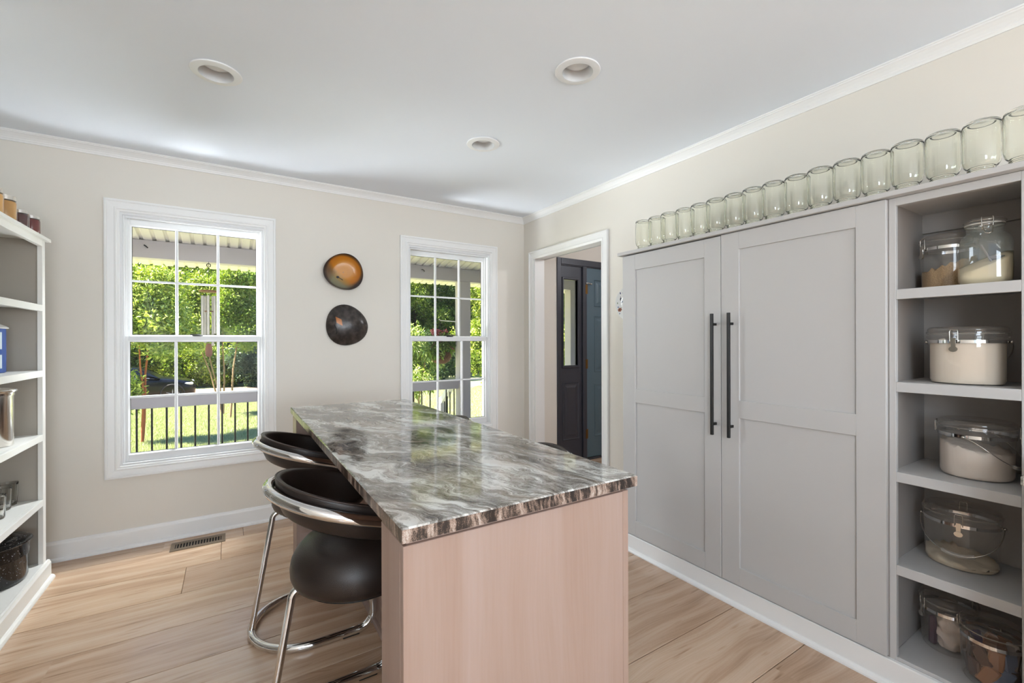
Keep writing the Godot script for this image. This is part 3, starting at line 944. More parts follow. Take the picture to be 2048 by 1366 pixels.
# clamp-lid canister: thin clear body, lid, steel band, clasp, optional bail handle, contents
func canister(called: String, label: String, at: Vector3, rx: float, rz: float, h: float, turn: float, fill: Color, fill_lo: float, fill_hi: float, tilt: float, clasp: float, bail := 99.0) -> Node3D:
	var t := thing(called, label, "canister", at, turn, "clamp-lid canisters on the pantry shelves")
	var sz := rz / rx
	var yb := h - 0.040
	var f := [V2(0, 0.002), V2(rx - 0.016, 0.002), V2(rx - 0.012, 0.0), V2(rx - 0.009, 0.004)]
	for i in 6:
		var a := PI / 2 * i / 5.0
		f.append(V2(rx - 0.012 + 0.008 * sin(a), 0.004 + 0.012 * (1 - cos(a))))
	f.append(V2(rx, yb - 0.03))
	f.append(V2(rx, yb))
	f.append(V2(rx + 0.004, yb + 0.002))
	f.append(V2(rx + 0.004, yb + 0.007))
	f.append(V2(rx - 0.001, yb + 0.009))
	f.append(V2(rx - 0.001, yb + 0.016))
	obj("body", MB.new().lathe(f, 56, Vector3.ZERO, 1.0, sz, 0.6), M.acrylic, t)
	var l := [V2(rx + 0.001, yb + 0.0165), V2(rx + 0.005, yb + 0.018), V2(rx + 0.005, yb + 0.023), V2(rx + 0.001, yb + 0.025), V2(rx + 0.002, yb + 0.028), V2(rx + 0.001, yb + 0.035), V2(rx - 0.006, yb + 0.040), V2(rx - 0.016, yb + 0.0405), V2(rx - 0.020, yb + 0.036), V2(0, yb + 0.0375)]
	var lid := obj("lid", MB.new().lathe(l, 56, Vector3.ZERO, 1.0, sz, 0.6), M.lid_acrylic, t)
	lid.set_meta("label", "clear acrylic lid")
	obj("seal", MB.new().lathe([V2(rx - 0.004, yb + 0.0155), V2(rx + 0.0005, yb + 0.0155), V2(rx + 0.0005, yb + 0.018), V2(rx - 0.004, yb + 0.018)], 56, Vector3.ZERO, 1.0, sz), pane_mat(0.45, Color(0.75, 0.72, 0.68)), lid)
	var band := obj("band", MB.new().lathe([V2(rx + 0.0004, yb - 0.016), V2(rx + 0.0016, yb - 0.016), V2(rx + 0.0016, yb - 0.005), V2(rx + 0.0004, yb - 0.005)], 56, Vector3.ZERO, 1.0, sz), M.chrome, t)
	# clasp: wire loop, strap and finger disc, at the angle given (and the hinge opposite)
	for e in [0, 1]:
		var a: float = clasp + PI * e
		var o := Vector3(cos(a) * (rx + 0.004), 0, sin(a) * (rz + 0.004))
		var rd := Vector3(cos(a) / rx, 0, sin(a) / rz).normalized()
		var tg := Vector3(-rd.z, 0, rd.x)
		var w := MB.new()
		var ww := 0.0105
		w.tube([o + tg * ww + rd * 0.002 + Vector3.UP * (yb - 0.010), o + tg * ww + rd * 0.003 + Vector3.UP * (yb + 0.024), o + tg * (ww - 0.002) + Vector3.UP * (yb + 0.030), o - tg * (ww - 0.002) + Vector3.UP * (yb + 0.030), o - tg * ww + rd * 0.003 + Vector3.UP * (yb + 0.024), o - tg * ww + rd * 0.002 + Vector3.UP * (yb - 0.010)], 0.0014, 6)
		if e == 0:
			var strap := []
			for p in [[-0.006, yb + 0.002], [0.006, yb + 0.002], [0.006, yb - 0.028], [-0.006, yb - 0.028]]:
				strap.append(V2(p[0], p[1]))
			w.extrude(strap, o + rd * 0.004, tg, Vector3.UP, rd * 0.0025)
			var disc := []
			for i in 18:
				disc.append(V2(0.0115 * cos(TAU * i / 18), yb - 0.036 + 0.0095 * sin(TAU * i / 18)))
			w.extrude(disc, o + rd * 0.005, tg, Vector3.UP, rd * 0.003)
		obj("clasp" if e == 0 else "hinge", w, M.wire, band)
	if bail < 90.0:
		# wire bail from two pivots, hanging on the side given
		var od := Vector3(cos(bail), 0, sin(bail))
		var e1 := Vector3(-od.z, 0, od.x)
		var rr := Vector2(e1.x * rx, e1.z * rz).length() + 0.007
		var ro := Vector2(od.x * rx, od.z * rz).length() + 0.012
		var path := []
		for i in 25:
			var w2 := PI * i / 24.0
			path.append(e1 * rr * cos(w2) + od * ro * pow(sin(w2), 0.7) + Vector3.UP * (yb - 0.012 - h * 0.47 * sin(w2)))
		var bw := obj("bail", MB.new().tube(path, 0.0014, 6), M.wire, t)
		bw.set_meta("label", "steel wire carrying handle")
		obj("grip", MB.new().tube([path[9], path[10], path[11], path[12], path[13], path[14], path[15]], 0.0065, 10), M.grip, bw)
		for p in [path[0], path[24]]:
			obj("pivot", dots(MB.new(), [p], 0.0055), M.wire, bw)
	if fill_hi > 0.0:
		var m := mat(fill, 0.95)
		var c := MB.new()
		var rings := []
		var K := 44
		var rn := noise(int(h * 9000) + int(fill_hi * 900), 12.0, 2)
		var lump := 0.012 if fill_hi > 0.125 else 0.004
		for i in 3:
			var ring := []
			for j in K:
				var w3 := TAU * j / K
				var s := 0.975 if i > 0 else 0.93
				var dx := cos(w3)
				var dz := sin(w3)
				var yy: float = 0.004 if i == 0 else (0.014 if i == 1 else lerpf(fill_lo, fill_hi, 0.5 + 0.5 * cos(w3 - tilt)) + rn.get_noise_2d(dx * 0.3, dz * 0.3) * 0.012)
				ring.append(Vector3(dx * (rx - 0.003) * s, yy, dz * (rz - 0.003) * s))
			rings.append(ring)
		for i in [0.75, 0.45, 0.15]:
			var ring := []
			for j in K:
				var w3 := TAU * j / K
				ring.append(Vector3(cos(w3) * (rx - 0.003) * i, lerpf(fill_lo, fill_hi, 0.5 + 0.5 * i * cos(w3 - tilt)) + rn.get_noise_2d(cos(w3) * i * 0.3, sin(w3) * i * 0.3) * lump * 0.6, sin(w3) * (rz - 0.003) * i))
			rings.append(ring)
		c.loft(rings, true, true, true)
		obj("contents", c, m, t).set_meta("kind", "stuff")
	return t

func pantry_canisters() -> void:
	var flour := rgb(226, 212, 194)
	var rice := canister("storage_canister", "round clamp canister of tan rice, behind the square jar on the top shelf", Vector3(-0.112, 1.4465, 3.044), 0.080, 0.080, 0.208, 0.0, rgb(196, 160, 112), 0.070, 0.118, deg_to_rad(70), deg_to_rad(222))
	var gm := StandardMaterial3D.new()
	gm.roughness = 0.9
	gm.albedo_texture = noise_tex(51, 0.12, rgb(140, 104, 66), rgb(222, 190, 142), 256, 3)
	gm.uv1_triplanar = true
	gm.uv1_scale = Vector3(5, 14, 5)
	(rice.get_node("contents") as MeshInstance3D).mesh.surface_set_material(0, gm)
	# squarish wire-bale glass jar of flour
	var t := thing("flour_jar", "squarish glass wire-bale jar of pale flour with a scoop, right of the rice", "jar", Vector3(-0.245, 1.4465, 3.165), deg_to_rad(18))
	var sq := func(r: float, y: float, p: float) -> Array:
		var ring := []
		for j in 48:
			var a := TAU * j / 48
			var c := cos(a)
			var s := sin(a)
			var k := pow(pow(absf(c), p) + pow(absf(s), p), -1.0 / p)
			ring.append(Vector3(c * r * k, y, s * r * k))
		return ring
	var rings := []
	for e in [[0.048, 0.001, 3.4], [0.056, 0.003, 3.6], [0.062, 0.012, 3.8], [0.0635, 0.024, 3.8], [0.0635, 0.135, 3.8], [0.062, 0.150, 3.4], [0.056, 0.164, 2.8], [0.048, 0.173, 2.2], [0.045, 0.179, 2.0], [0.045, 0.193, 2.0], [0.048, 0.195, 2.0], [0.048, 0.200, 2.0], [0.044, 0.202, 2.0]]:
		rings.append(sq.call(e[0], e[1], e[2]))
	var jg := pane_mat(0.10, Color(0.80, 0.84, 0.80))
	obj("body", MB.new().loft(rings, true, false, true), jg, t)
	obj("lid", MB.new().lathe([V2(0.046, 0.206), V2(0.050, 0.208), V2(0.050, 0.216), V2(0.046, 0.221), V2(0.034, 0.223), V2(0.030, 0.219), V2(0, 0.220)], 40), M.acrylic, t)
	obj("seal", MB.new().lathe([V2(0.044, 0.2015), V2(0.0485, 0.2015), V2(0.0485, 0.206), V2(0.044, 0.206)], 40), mat(rgb(196, 190, 180), 0.6), t)
	var w := MB.new()
	w.tube(arc(Vector3(0, 0.198, 0), Vector3(1, 0, 0), Vector3(0, 0, 1), 0.0475, 0, TAU, 32), 0.0012, 6)
	w.tube(arc(Vector3(0, 0.213, 0), Vector3(1, 0, 0), Vector3(0, 0, 1), 0.0515, 0, TAU, 32), 0.0012, 6)
	for s in [-1.0, 1.0]:
		w.tube([Vector3(-0.051, 0.222, 0.013 * s), Vector3(-0.056, 0.214, 0.014 * s), Vector3(-0.057, 0.185, 0.012 * s), Vector3(-0.052, 0.180, 0.011 * s)], 0.0013, 6)
	w.tube([Vector3(-0.052, 0.196, 0.012), Vector3(-0.064, 0.182, 0.011), Vector3(-0.078, 0.165, 0.008), Vector3(-0.080, 0.162, 0), Vector3(-0.078, 0.165, -0.008), Vector3(-0.064, 0.182, -0.011), Vector3(-0.052, 0.196, -0.012)], 0.0014, 6)
	w.tube([Vector3(0.050, 0.213, 0.010), Vector3(0.060, 0.212, 0.009), Vector3(0.060, 0.196, 0.009), Vector3(0.048, 0.198, 0.010)], 0.0013, 6)
	w.tube([Vector3(0.060, 0.212, 0.009), Vector3(0.060, 0.212, -0.009), Vector3(0.060, 0.196, -0.009), Vector3(0.060, 0.196, 0.009)], 0.0013, 6)
	obj("wire_bale", w, M.wire, t)
	var fr := []
	for e in [[0.050, 0.004, 0.0], [0.0605, 0.014, 0.0], [0.0615, 0.024, 0.0], [0.0615, 1.0, 1.0], [0.046, 1.0, 0.75], [0.02, 1.0, 0.33]]:
		var ring: Array = sq.call(e[0], e[1], 3.8)
		if e[1] == 1.0:
			for j in ring.size():
				ring[j].y = 0.078 + 0.036 * (ring[j].z * 0.75 + ring[j].x * 0.5) / 0.06
		fr.append(ring)
	obj("flour", MB.new().loft(fr, true, true, true), mat(rgb(226, 208, 172), 0.95), t).set_meta("kind", "stuff")
	var sc := MB.new()
	sc.tube([Vector3(-0.020, 0.135, -0.010), Vector3(-0.022, 0.098, 0.004), Vector3(-0.02, 0.075, 0.014)], 0.003, 8)
	sc.lathe([V2(0, 0), V2(0.014, 0.003), V2(0.020, 0.012), V2(0.0185, 0.012), V2(0.012, 0.005), V2(0, 0.002)], 16, Vector3(-0.016, 0.082, 0.024))
	obj("scoop", sc, mat(rgb(150, 142, 138), 0.4), t)
	canister("storage_canister", "wide clear canister nearly full of off-white flour on the second shelf", Vector3(-0.222, 1.1110, 3.116), 0.089, 0.100, 0.197, 0.0, flour, 0.128, 0.150, deg_to_rad(190), deg_to_rad(186), deg_to_rad(0))
	canister("storage_canister", "clear canister half full of white sugar on the third shelf", Vector3(-0.170, 0.7845, 3.128), 0.100, 0.098, 0.197, 0.0, rgb(228, 214, 200), 0.085, 0.120, deg_to_rad(-80), deg_to_rad(84), deg_to_rad(95))
	canister("storage_canister", "nearly empty clear canister with some meal left, on the fourth shelf", Vector3(-0.140, 0.4475, 3.082), 0.090, 0.102, 0.210, 0.0, rgb(214, 198, 172), 0.016, 0.042, deg_to_rad(-60), deg_to_rad(172), deg_to_rad(172))
	var a := canister("storage_canister", "clear canister holding a crumpled cream bag at the left of the bottom shelf", Vector3(-0.125, 0.1135, 3.044), 0.079, 0.079, 0.195, 0.0, flour, 0, 0, 0, deg_to_rad(222))
	var cr := noise(77, 22.0, 3)
	var br := []
	for i in 12:
		var ring := []
		var f := i / 11.0
		for j in 26:
			var g := TAU * j / 26
			var rr := (0.030 + 0.017 * sin(PI * pow(f, 0.8))) * (1.0 + 0.55 * cr.get_noise_3d(cos(g) * 0.05, f * 0.12, sin(g) * 0.05))
			if f > 0.86:
				rr *= 0.75
			ring.append(Vector3(-0.022 + cos(g) * rr * 0.8 + 0.01 * sin(f * 5.0), 0.012 + f * 0.118, 0.012 + sin(g) * rr))
		br.append(ring)
	obj("crumpled_bag", MB.new().loft(br, true, true, true), mat(rgb(216, 198, 182), 0.75), a)
	obj("fruit_leather_pack", MB.new().box(Vector3(-0.050, 0.010, -0.045), Vector3(-0.030, 0.115, -0.022), 0.006), mat(rgb(66, 38, 52), 0.4), a)
	var b := canister("storage_canister", "clear canister of wrapped snack packets at the front of the bottom shelf", Vector3(-0.235, 0.1135, 3.180), 0.079, 0.079, 0.200, 0.0, flour, 0, 0, 0, deg_to_rad(95))
	var pr := RandomNumberGenerator.new()
	pr.seed = 12
	var cols := [rgb(46, 56, 110), rgb(126, 78, 48), rgb(186, 174, 166), rgb(70, 46, 38), rgb(112, 124, 148), rgb(150, 104, 74), rgb(84, 60, 54), rgb(60, 40, 34), rgb(140, 112, 96)]
	for i in 26:
		var g := pr.randf() * TAU
		var rr := 0.056 if i < 20 else 0.022
		g = TAU * i / 10.0 + 0.3 * (i / 10)
		var pk := obj("snack_packet", MB.new().box(Vector3(-0.007, -0.034, -0.020), Vector3(0.007, 0.034, 0.020), 0.004), mat(cols[i % cols.size()], 0.3), b)
		pk.position = Vector3(cos(g) * rr, 0.046 + 0.058 * ((i / 10) % 2), sin(g) * rr)
		pk.rotation = Vector3(pr.randf_range(-0.5, 0.5), -g + pr.randf_range(-0.2, 0.2), pr.randf_range(-0.2, 0.15))

func bookcase() -> void:
	var t := thing("bookcase", "white open bookcase with grey interior against the left wall", "bookcase", Vector3.ZERO)
	var xf := -3.231
	var z0 := 0.261
	var z1 := 2.7
	var xw := -3.559
	var f := MB.new()
	f.box(Vector3(xf - 0.020, 0.10, z0), Vector3(xf, 1.80, z0 + 0.040), 0.001)
	f.box(Vector3(xf - 0.020, 0.10, 1.45), Vector3(xf, 1.80, 1.49), 0.001)
	f.box(Vector3(xf - 0.020, 0.10, z1 - 0.04), Vector3(xf, 1.80, z1), 0.001)
	f.box(Vector3(xf - 0.020, 1.767, z0 + 0.040), Vector3(xf, 1.80, z1 - 0.04), 0.001)
	obj("face_frame", f, M.white_paint, t)
	obj("side_panel", MB.new().box(Vector3(xw, 0.0, z0 + 0.004), Vector3(xf - 0.020, 1.80, z0 + 0.022)), M.case_grey, t)
	obj("side_panel", MB.new().box(Vector3(xw, 0.0, z1 - 0.022), Vector3(xf - 0.020, 1.80, z1 - 0.004)), M.case_grey, t)
	obj("divider", MB.new().box(Vector3(xw, 0.11, 1.461), Vector3(xf - 0.020, 1.79, 1.479)), M.case_grey, t)
	obj("back_panel", MB.new().box(Vector3(xw, 0.0, z0 + 0.022), Vector3(xw + 0.008, 1.80, z1 - 0.022)), M.case_grey, t)
	for y in [1.460, 1.117, 0.781, 0.440]:
		var s := MB.new()
		for e in [[z0 + 0.040, 1.45], [1.49, z1 - 0.04]]:
			s.box(Vector3(xf - 0.020, y - 0.033, e[0]), Vector3(xf, y, e[1]), 0.001)
		s.box(Vector3(xw + 0.008, y - 0.018, z0 + 0.022), Vector3(xf - 0.0205, y, z1 - 0.022))
		obj("shelf", s, M.white_paint, t)
	obj("shelf", MB.new().box(Vector3(xw, 0.09, z0 + 0.022), Vector3(xf - 0.001, 0.104, z1 - 0.022)), M.white_paint, t)
	obj("top_board", MB.new().box(Vector3(xw, 1.800, 0.232), Vector3(-3.214, 1.8155, z1 + 0.03), 0.0015), M.white_paint, t)
	var p := [V2(0, 0), V2(0.031, 0), V2(0.031, 0.007), V2(0.027, 0.015), V2(0.020, 0.020), V2(0.015, 0.021), V2(0.015, 0.086), V2(0.0125, 0.091), V2(0.010, 0.095), V2(0.008, 0.101), V2(0.0, 0.103)]
	obj("baseboard", MB.new().extrude(p, Vector3(xf, 0, 0.240), Vector3(1, 0, 0), Vector3(0, 1, 0), Vector3(0, 0, z1 - 0.24)), M.white_paint, t)

func preserve(label: String, at: Vector3, r: float, h: float, fill: Color, lid: Color) -> void:
	var t := thing("preserve_jar", label, "jar", at, 0.0, "filled preserve jars on top of the bookcase")
	var f := [V2(0, 0.0005), V2(r - 0.008, 0.0), V2(r - 0.002, 0.003), V2(r, 0.010), V2(r, h * 0.72), V2(r - 0.002, h * 0.79), V2(r - 0.007, h * 0.84), V2(r - 0.007, h * 0.86)]
	obj("body", MB.new().lathe(f, 32), pane_mat(0.02), t)
	var g := []
	for q in f:
		g.append(V2(maxf(0.0, q.x - 0.0025), minf(q.y + 0.003, h * 0.80)))
	g.append(V2(0, h * 0.80))
	obj("preserve", MB.new().lathe(g, 32), mat(fill, 0.25), t)
	obj("lid", MB.new().lathe([V2(r - 0.006, h * 0.84), V2(r - 0.003, h * 0.84), V2(r - 0.003, h - 0.002), V2(r - 0.005, h), V2(r - 0.010, h), V2(r - 0.012, h - 0.001), V2(0, h - 0.001)], 32), mat(lid, 0.25, 0.9), t)

func bookcase_things() -> void:
	var y := 1.816
	preserve("small jar of red jelly at the far right end of the bookcase top", Vector3(-3.266, y, 0.324), 0.036, 0.099, rgb(112, 26, 18), rgb(214, 210, 204))
	preserve("small jar of dark red jelly behind a silver lid, left of the red one", Vector3(-3.278, y, 0.434), 0.036, 0.099, rgb(74, 20, 20), rgb(214, 210, 204))
	preserve("amber preserve jar with a silver lid, left of the dark red jelly", Vector3(-3.290, y, 0.556), 0.039, 0.136, rgb(196, 146, 74), rgb(222, 216, 206))
	preserve("reddish brown preserve jar half hidden between two amber jars", Vector3(-3.350, y, 0.560), 0.030, 0.125, rgb(150, 84, 44), rgb(214, 210, 204))
	preserve("golden preserve jar at the left edge of the photograph", Vector3(-3.300, y, 0.668), 0.039, 0.142, rgb(214, 160, 80), rgb(222, 216, 206))
	# blue and white enamel canister
	var t := thing("enamel_canister", "blue and white enamel canister with a pale lid on the bookcase", "canister", Vector3(-3.388, 1.1175, 0.460))
	var blue := picture(256, 64, func(x: int, yy: int) -> Color:
		var v := yy / 64.0
		var u := fposmod(x / 256.0 * 4.0, 1.0)
		var white: bool = u > 0.22 and u < 0.78 and ((v > 0.08 and v < 0.40) or (v > 0.52 and v < 0.92))
		return rgb(214, 224, 232) if white else rgb(44, 78, 150))
	var bm := mat(Color.WHITE, 0.25)
	bm.albedo_texture = blue
	var bd := MB.new().lathe([V2(0, 0), V2(0.066, 0), V2(0.070, 0.004), V2(0.070, 0.212)], 40)
	for k in bd.uv.size():
		bd.uv[k].y = clampf((bd.uv[k].y - 0.07) / 0.21, 0.0, 1.0)
	obj("body", bd, bm, t)
	obj("lid", MB.new().lathe([V2(0.066, 0.212), V2(0.078, 0.213), V2(0.079, 0.217), V2(0.074, 0.222), V2(0.05, 0.236), V2(0.012, 0.246), V2(0, 0.247)], 40), mat(rgb(214, 214, 212), 0.2), t)
	obj("knob", MB.new().lathe([V2(0, 0.246), V2(0.008, 0.247), V2(0.007, 0.254), V2(0.014, 0.262), V2(0.010, 0.270), V2(0, 0.272)], 20), mat(rgb(44, 78, 150), 0.25), t)
	# tall steel canister
	t = thing("steel_canister", "tall brushed steel canister with rolled lid on the middle bookcase shelf", "canister", Vector3(-3.321, 0.7815, 0.570))
	obj("body", MB.new().lathe([V2(0, 0), V2(0.056, 0), V2(0.0595, 0.004), V2(0.060, 0.235)], 40), M.steel, t)
	obj("lid", MB.new().lathe([V2(0.060, 0.235), V2(0.064, 0.236), V2(0.064, 0.248), V2(0.066, 0.251), V2(0.071, 0.253), V2(0.073, 0.258), V2(0.071, 0.263), V2(0.064, 0.266), V2(0.030, 0.272), V2(0, 0.273)], 40), M.steel, t)
	# clear tumblers
	var k := 0
	var tb: Node3D = null
	for s in [[Vector3(-3.352, 0.4405, 0.322), "fluted clear tumbler at the back right of the lower bookcase shelf"], [Vector3(-3.350, 0.4405, 0.405), "fluted clear tumbler in the middle of the lower bookcase shelf row"], [Vector3(-3.327, 0.4405, 0.552), "fluted clear tumbler nearest the front of the lower bookcase shelf"]]:
		if tb == null:
			tb = thing("glass_tumbler", s[1], "glass", s[0], 0.0, "clear tumblers on the bookcase")
			var b := MB.new()
			var rings := []
			for e in [[0.027, 0.0], [0.031, 0.002], [0.032, 0.010], [0.034, 0.050], [0.036, 0.098], [0.037, 0.112], [0.0345, 0.1125], [0.0325, 0.098], [0.0305, 0.050], [0.028, 0.014], [0.020, 0.010], [0.001, 0.010]]:
				var ring := []
				for j in 48:
					var a := TAU * j / 48
					var fl := 1.0 - 0.035 * absf(sin(a * 6.0)) if (e[1] > 0.001 and e[1] < 0.1) else 1.0
					ring.append(Vector3(cos(a) * e[0] * fl, e[1], sin(a) * e[0] * fl))
				rings.append(ring)
			b.loft(rings, true, true, true)
			obj("body", b, M.clear_glass, tb)
		else:
			copy_of(tb, "glass_tumbler", s[1], s[0], 0.4 + k)
		k += 1
	# speckled enamel stock pot
	t = thing("stock_pot", "black speckled enamel stock pot with lid on the bottom bookcase shelf", "pot", Vector3(-3.388, 0.1045, 0.462))
	var pr := RandomNumberGenerator.new()
	pr.seed = 5
	var im := Image.create(1024, 256, false, Image.FORMAT_RGB8)
	im.fill(rgb(17, 16, 18))
	for i in 1500:
		var w := 1 + (pr.randi() % 3)
		im.fill_rect(Rect2i(pr.randi() % 1022, pr.randi() % 254, w, w), rgb(196, 196, 198).lerp(rgb(60, 60, 64), pr.randf()))
	var pm := mat(Color.WHITE, 0.12)
	pm.albedo_texture = ImageTexture.create_from_image(im)
	pm.uv1_scale = Vector3(1, 3.2, 1)
	obj("body", MB.new().lathe([V2(0, 0), V2(0.125, 0), V2(0.136, 0.008), V2(0.140, 0.020), V2(0.141, 0.118), V2(0.143, 0.122), V2(0.143, 0.126), V2(0.146, 0.128), V2(0.147, 0.184), V2(0.156, 0.190), V2(0.157, 0.193), V2(0.153, 0.194), V2(0.146, 0.190)], 56), pm, t)
	obj("lid", MB.new().lathe([V2(0.150, 0.190), V2(0.154, 0.195), V2(0.146, 0.200), V2(0.120, 0.203), V2(0.113, 0.204), V2(0.106, 0.212), V2(0.085, 0.224), V2(0.050, 0.232), V2(0, 0.234)], 56), pm, t)
	obj("lid_handle", MB.new().tube([Vector3(0, 0.230, -0.040), Vector3(0, 0.252, -0.034), Vector3(0, 0.258, -0.02), Vector3(0, 0.258, 0.02), Vector3(0, 0.252, 0.034), Vector3(0, 0.230, 0.040)], 0.005, 8), pm, t)

func stool(called: String, label: String) -> Node3D:
	# origin on the floor under the centre of the seat ring; front faces +x
	var t := thing(called, label, "bar stool", Vector3.ZERO, 0.0, "chrome and brown stools round the island")
	var R := 0.222
	var r := 0.0165
	var ry := func(x: float) -> float: return 0.830 - 0.30 * (x + R)
	# base loop, front legs and arm ring are one bent tube
	var path := []
	path.append_array(arc(Vector3(-0.02, r, 0), Vector3(0, 0, 1), Vector3(-1, 0, 0), R, 0, PI, 36))
	path.append(Vector3(0.10, r, -R))
	path.append_array(arc(Vector3(0.150, r + 0.065, -R), Vector3(0, -1, 0), Vector3(1, 0, 0), 0.065, 0, PI / 2, 8))
	var yl: float = ry.call(0.15)
	path.append_array(arc(Vector3(0.150, yl - 0.070, -R), Vector3(1, 0, 0), Vector3(0, 1, 0), 0.065, 0, PI * 0.58, 9))
	path.append(Vector3(0.05, ry.call(0.05), -R))
	for p in arc(Vector3.ZERO, Vector3(0, 0, -1), Vector3(-1, 0, 0), R, 0, PI, 40):
		path.append(Vector3(p.x, ry.call(p.x), p.z))
	path.append(Vector3(0.05, ry.call(0.05), R))
	var back := arc(Vector3(0.150, yl - 0.070, R), Vector3(1, 0, 0), Vector3(0, 1, 0), 0.065, 0, PI * 0.58, 9)
	back.reverse()
	path.append_array(back)
	var foot := arc(Vector3(0.150, r + 0.065, R), Vector3(0, -1, 0), Vector3(1, 0, 0), 0.065, 0, PI / 2, 8)
	foot.reverse()
	path.append_array(foot)
	path.append(Vector3(0.10, r, R))
	obj("tube_frame", MB.new().tube(path, r, 14, true), M.chrome, t)
	var leg := [Vector3(-0.02 - R, 0.026, 0), Vector3(-0.162, 0.482, 0)]
	leg.append_array(arc(Vector3(-0.132, 0.484, 0), Vector3(-1, 0.1, 0).normalized(), Vector3(0.1, 1, 0).normalized(), 0.030, 0.1, PI / 2, 6))
	leg.append(Vector3(0.10, 0.516, 0))
	obj("rear_leg", MB.new().tube(leg, 0.0115, 10), M.chrome, t)
	obj("cross_bar", MB.new().tube([Vector3(0.10, 0.508, -0.10), Vector3(0.10, 0.508, 0.10)], 0.010, 8), M.chrome, t)
	for s in [-1.0, 1.0]:
		obj("floor_glide", MB.new().box(Vector3(0.085, 0.0, s * R - 0.012), Vector3(0.155, 0.016, s * R + 0.012), 0.003), M.black, t)
	# padded wrap-round back: rounded section swept inside the ring
	var sec := [V2(0.2035, 0.026), V2(0.202, 0.034), V2(0.198, 0.038), V2(0.191, 0.038), V2(0.186, 0.035), V2(0.184, 0.028), V2(0.180, -0.010), V2(0.171, -0.048), V2(0.169, -0.058), V2(0.172, -0.066), V2(0.178, -0.068), V2(0.186, -0.062), V2(0.196, -0.040), V2(0.202, -0.012), V2(0.2035, 0.004)]
	var rings := []
	var stations := []
	for i in 5:
		stations.append([Vector2(0.085 - 0.085 * i / 4.0 + 0.0, -1.0), true])
	var spine := []
	for i in 4:
		spine.append([0.090 - 0.0225 * i, -1.0])
	for i in 33:
		spine.append([i / 32.0 * PI, 0.0])
	for i in 4:
		spine.append([0.0225 * (i + 1), 1.0])
	for k in spine.size():
		var e: Array = spine[k]
		var ring := []
		var end := 1.0
		if k == 0 or k == spine.size() - 1:
			end = 0.55
		elif k == 1 or k == spine.size() - 2:
			end = 0.92
		for q in sec:
			var rad: float = 0.190 + (q.x - 0.190) * end
			var hy: float = -0.012 + (q.y + 0.012) * end
			var p: Vector3
			if e[1] == 0.0:
				p = Vector3(-sin(e[0]) * rad, 0, -cos(e[0]) * rad)
			else:
				p = Vector3(e[0], 0, e[1] * rad)
			p.y = ry.call(p.x) + hy
			ring.append(p)
		rings.append(ring)
	var pad := MB.new()
	pad.loft(rings, true, true, false)
	var bk := obj("backrest", pad, M.leather, t)
	var pip := []
	for k in range(1, spine.size() - 1):
		pip.append(rings[k][1] + Vector3(0, 0.0015, 0))
	obj("piping", MB.new().tube(pip, 0.0028, 6), M.piping, bk)
	# domed round seat
	var f := [V2(0, 0.518), V2(0.15, 0.518), V2(0.182, 0.520), V2(0.192, 0.527), V2(0.199, 0.545), V2(0.2005, 0.568), V2(0.196, 0.592), V2(0.184, 0.615), V2(0.166, 0.635), V2(0.136, 0.652), V2(0.09, 0.664), V2(0, 0.668)]
	var st := obj("seat", MB.new().lathe(f, 56, Vector3(0.035, 0, 0), 1, 1, 0.5), M.leather, t)
	obj("seat_board", MB.new().lathe([V2(0, 0.506), V2(0.165, 0.506), V2(0.165, 0.518), V2(0, 0.518)], 40, Vector3(0.035, 0, 0)), M.black, st)
	return t

func stools() -> void:
	var s := stool("bar_stool", "brown vinyl stool with chrome arm ring tucked in left, nearest the camera")
	s.position = Vector3(-2.083, 0, 2.095)
	copy_of(s, "bar_stool", "brown vinyl stool with chrome arm ring on the left, nearer the window", Vector3(-2.083, 0, 1.372))
	copy_of(s, "bar_stool", "brown stool back showing above the island's right edge, before the cased opening", Vector3(-1.530, 0, 2.215), PI)
	copy_of(s, "bar_stool", "brown stool back just showing at the island's far right, under the second window", Vector3(-1.535, 0, 1.425), PI)

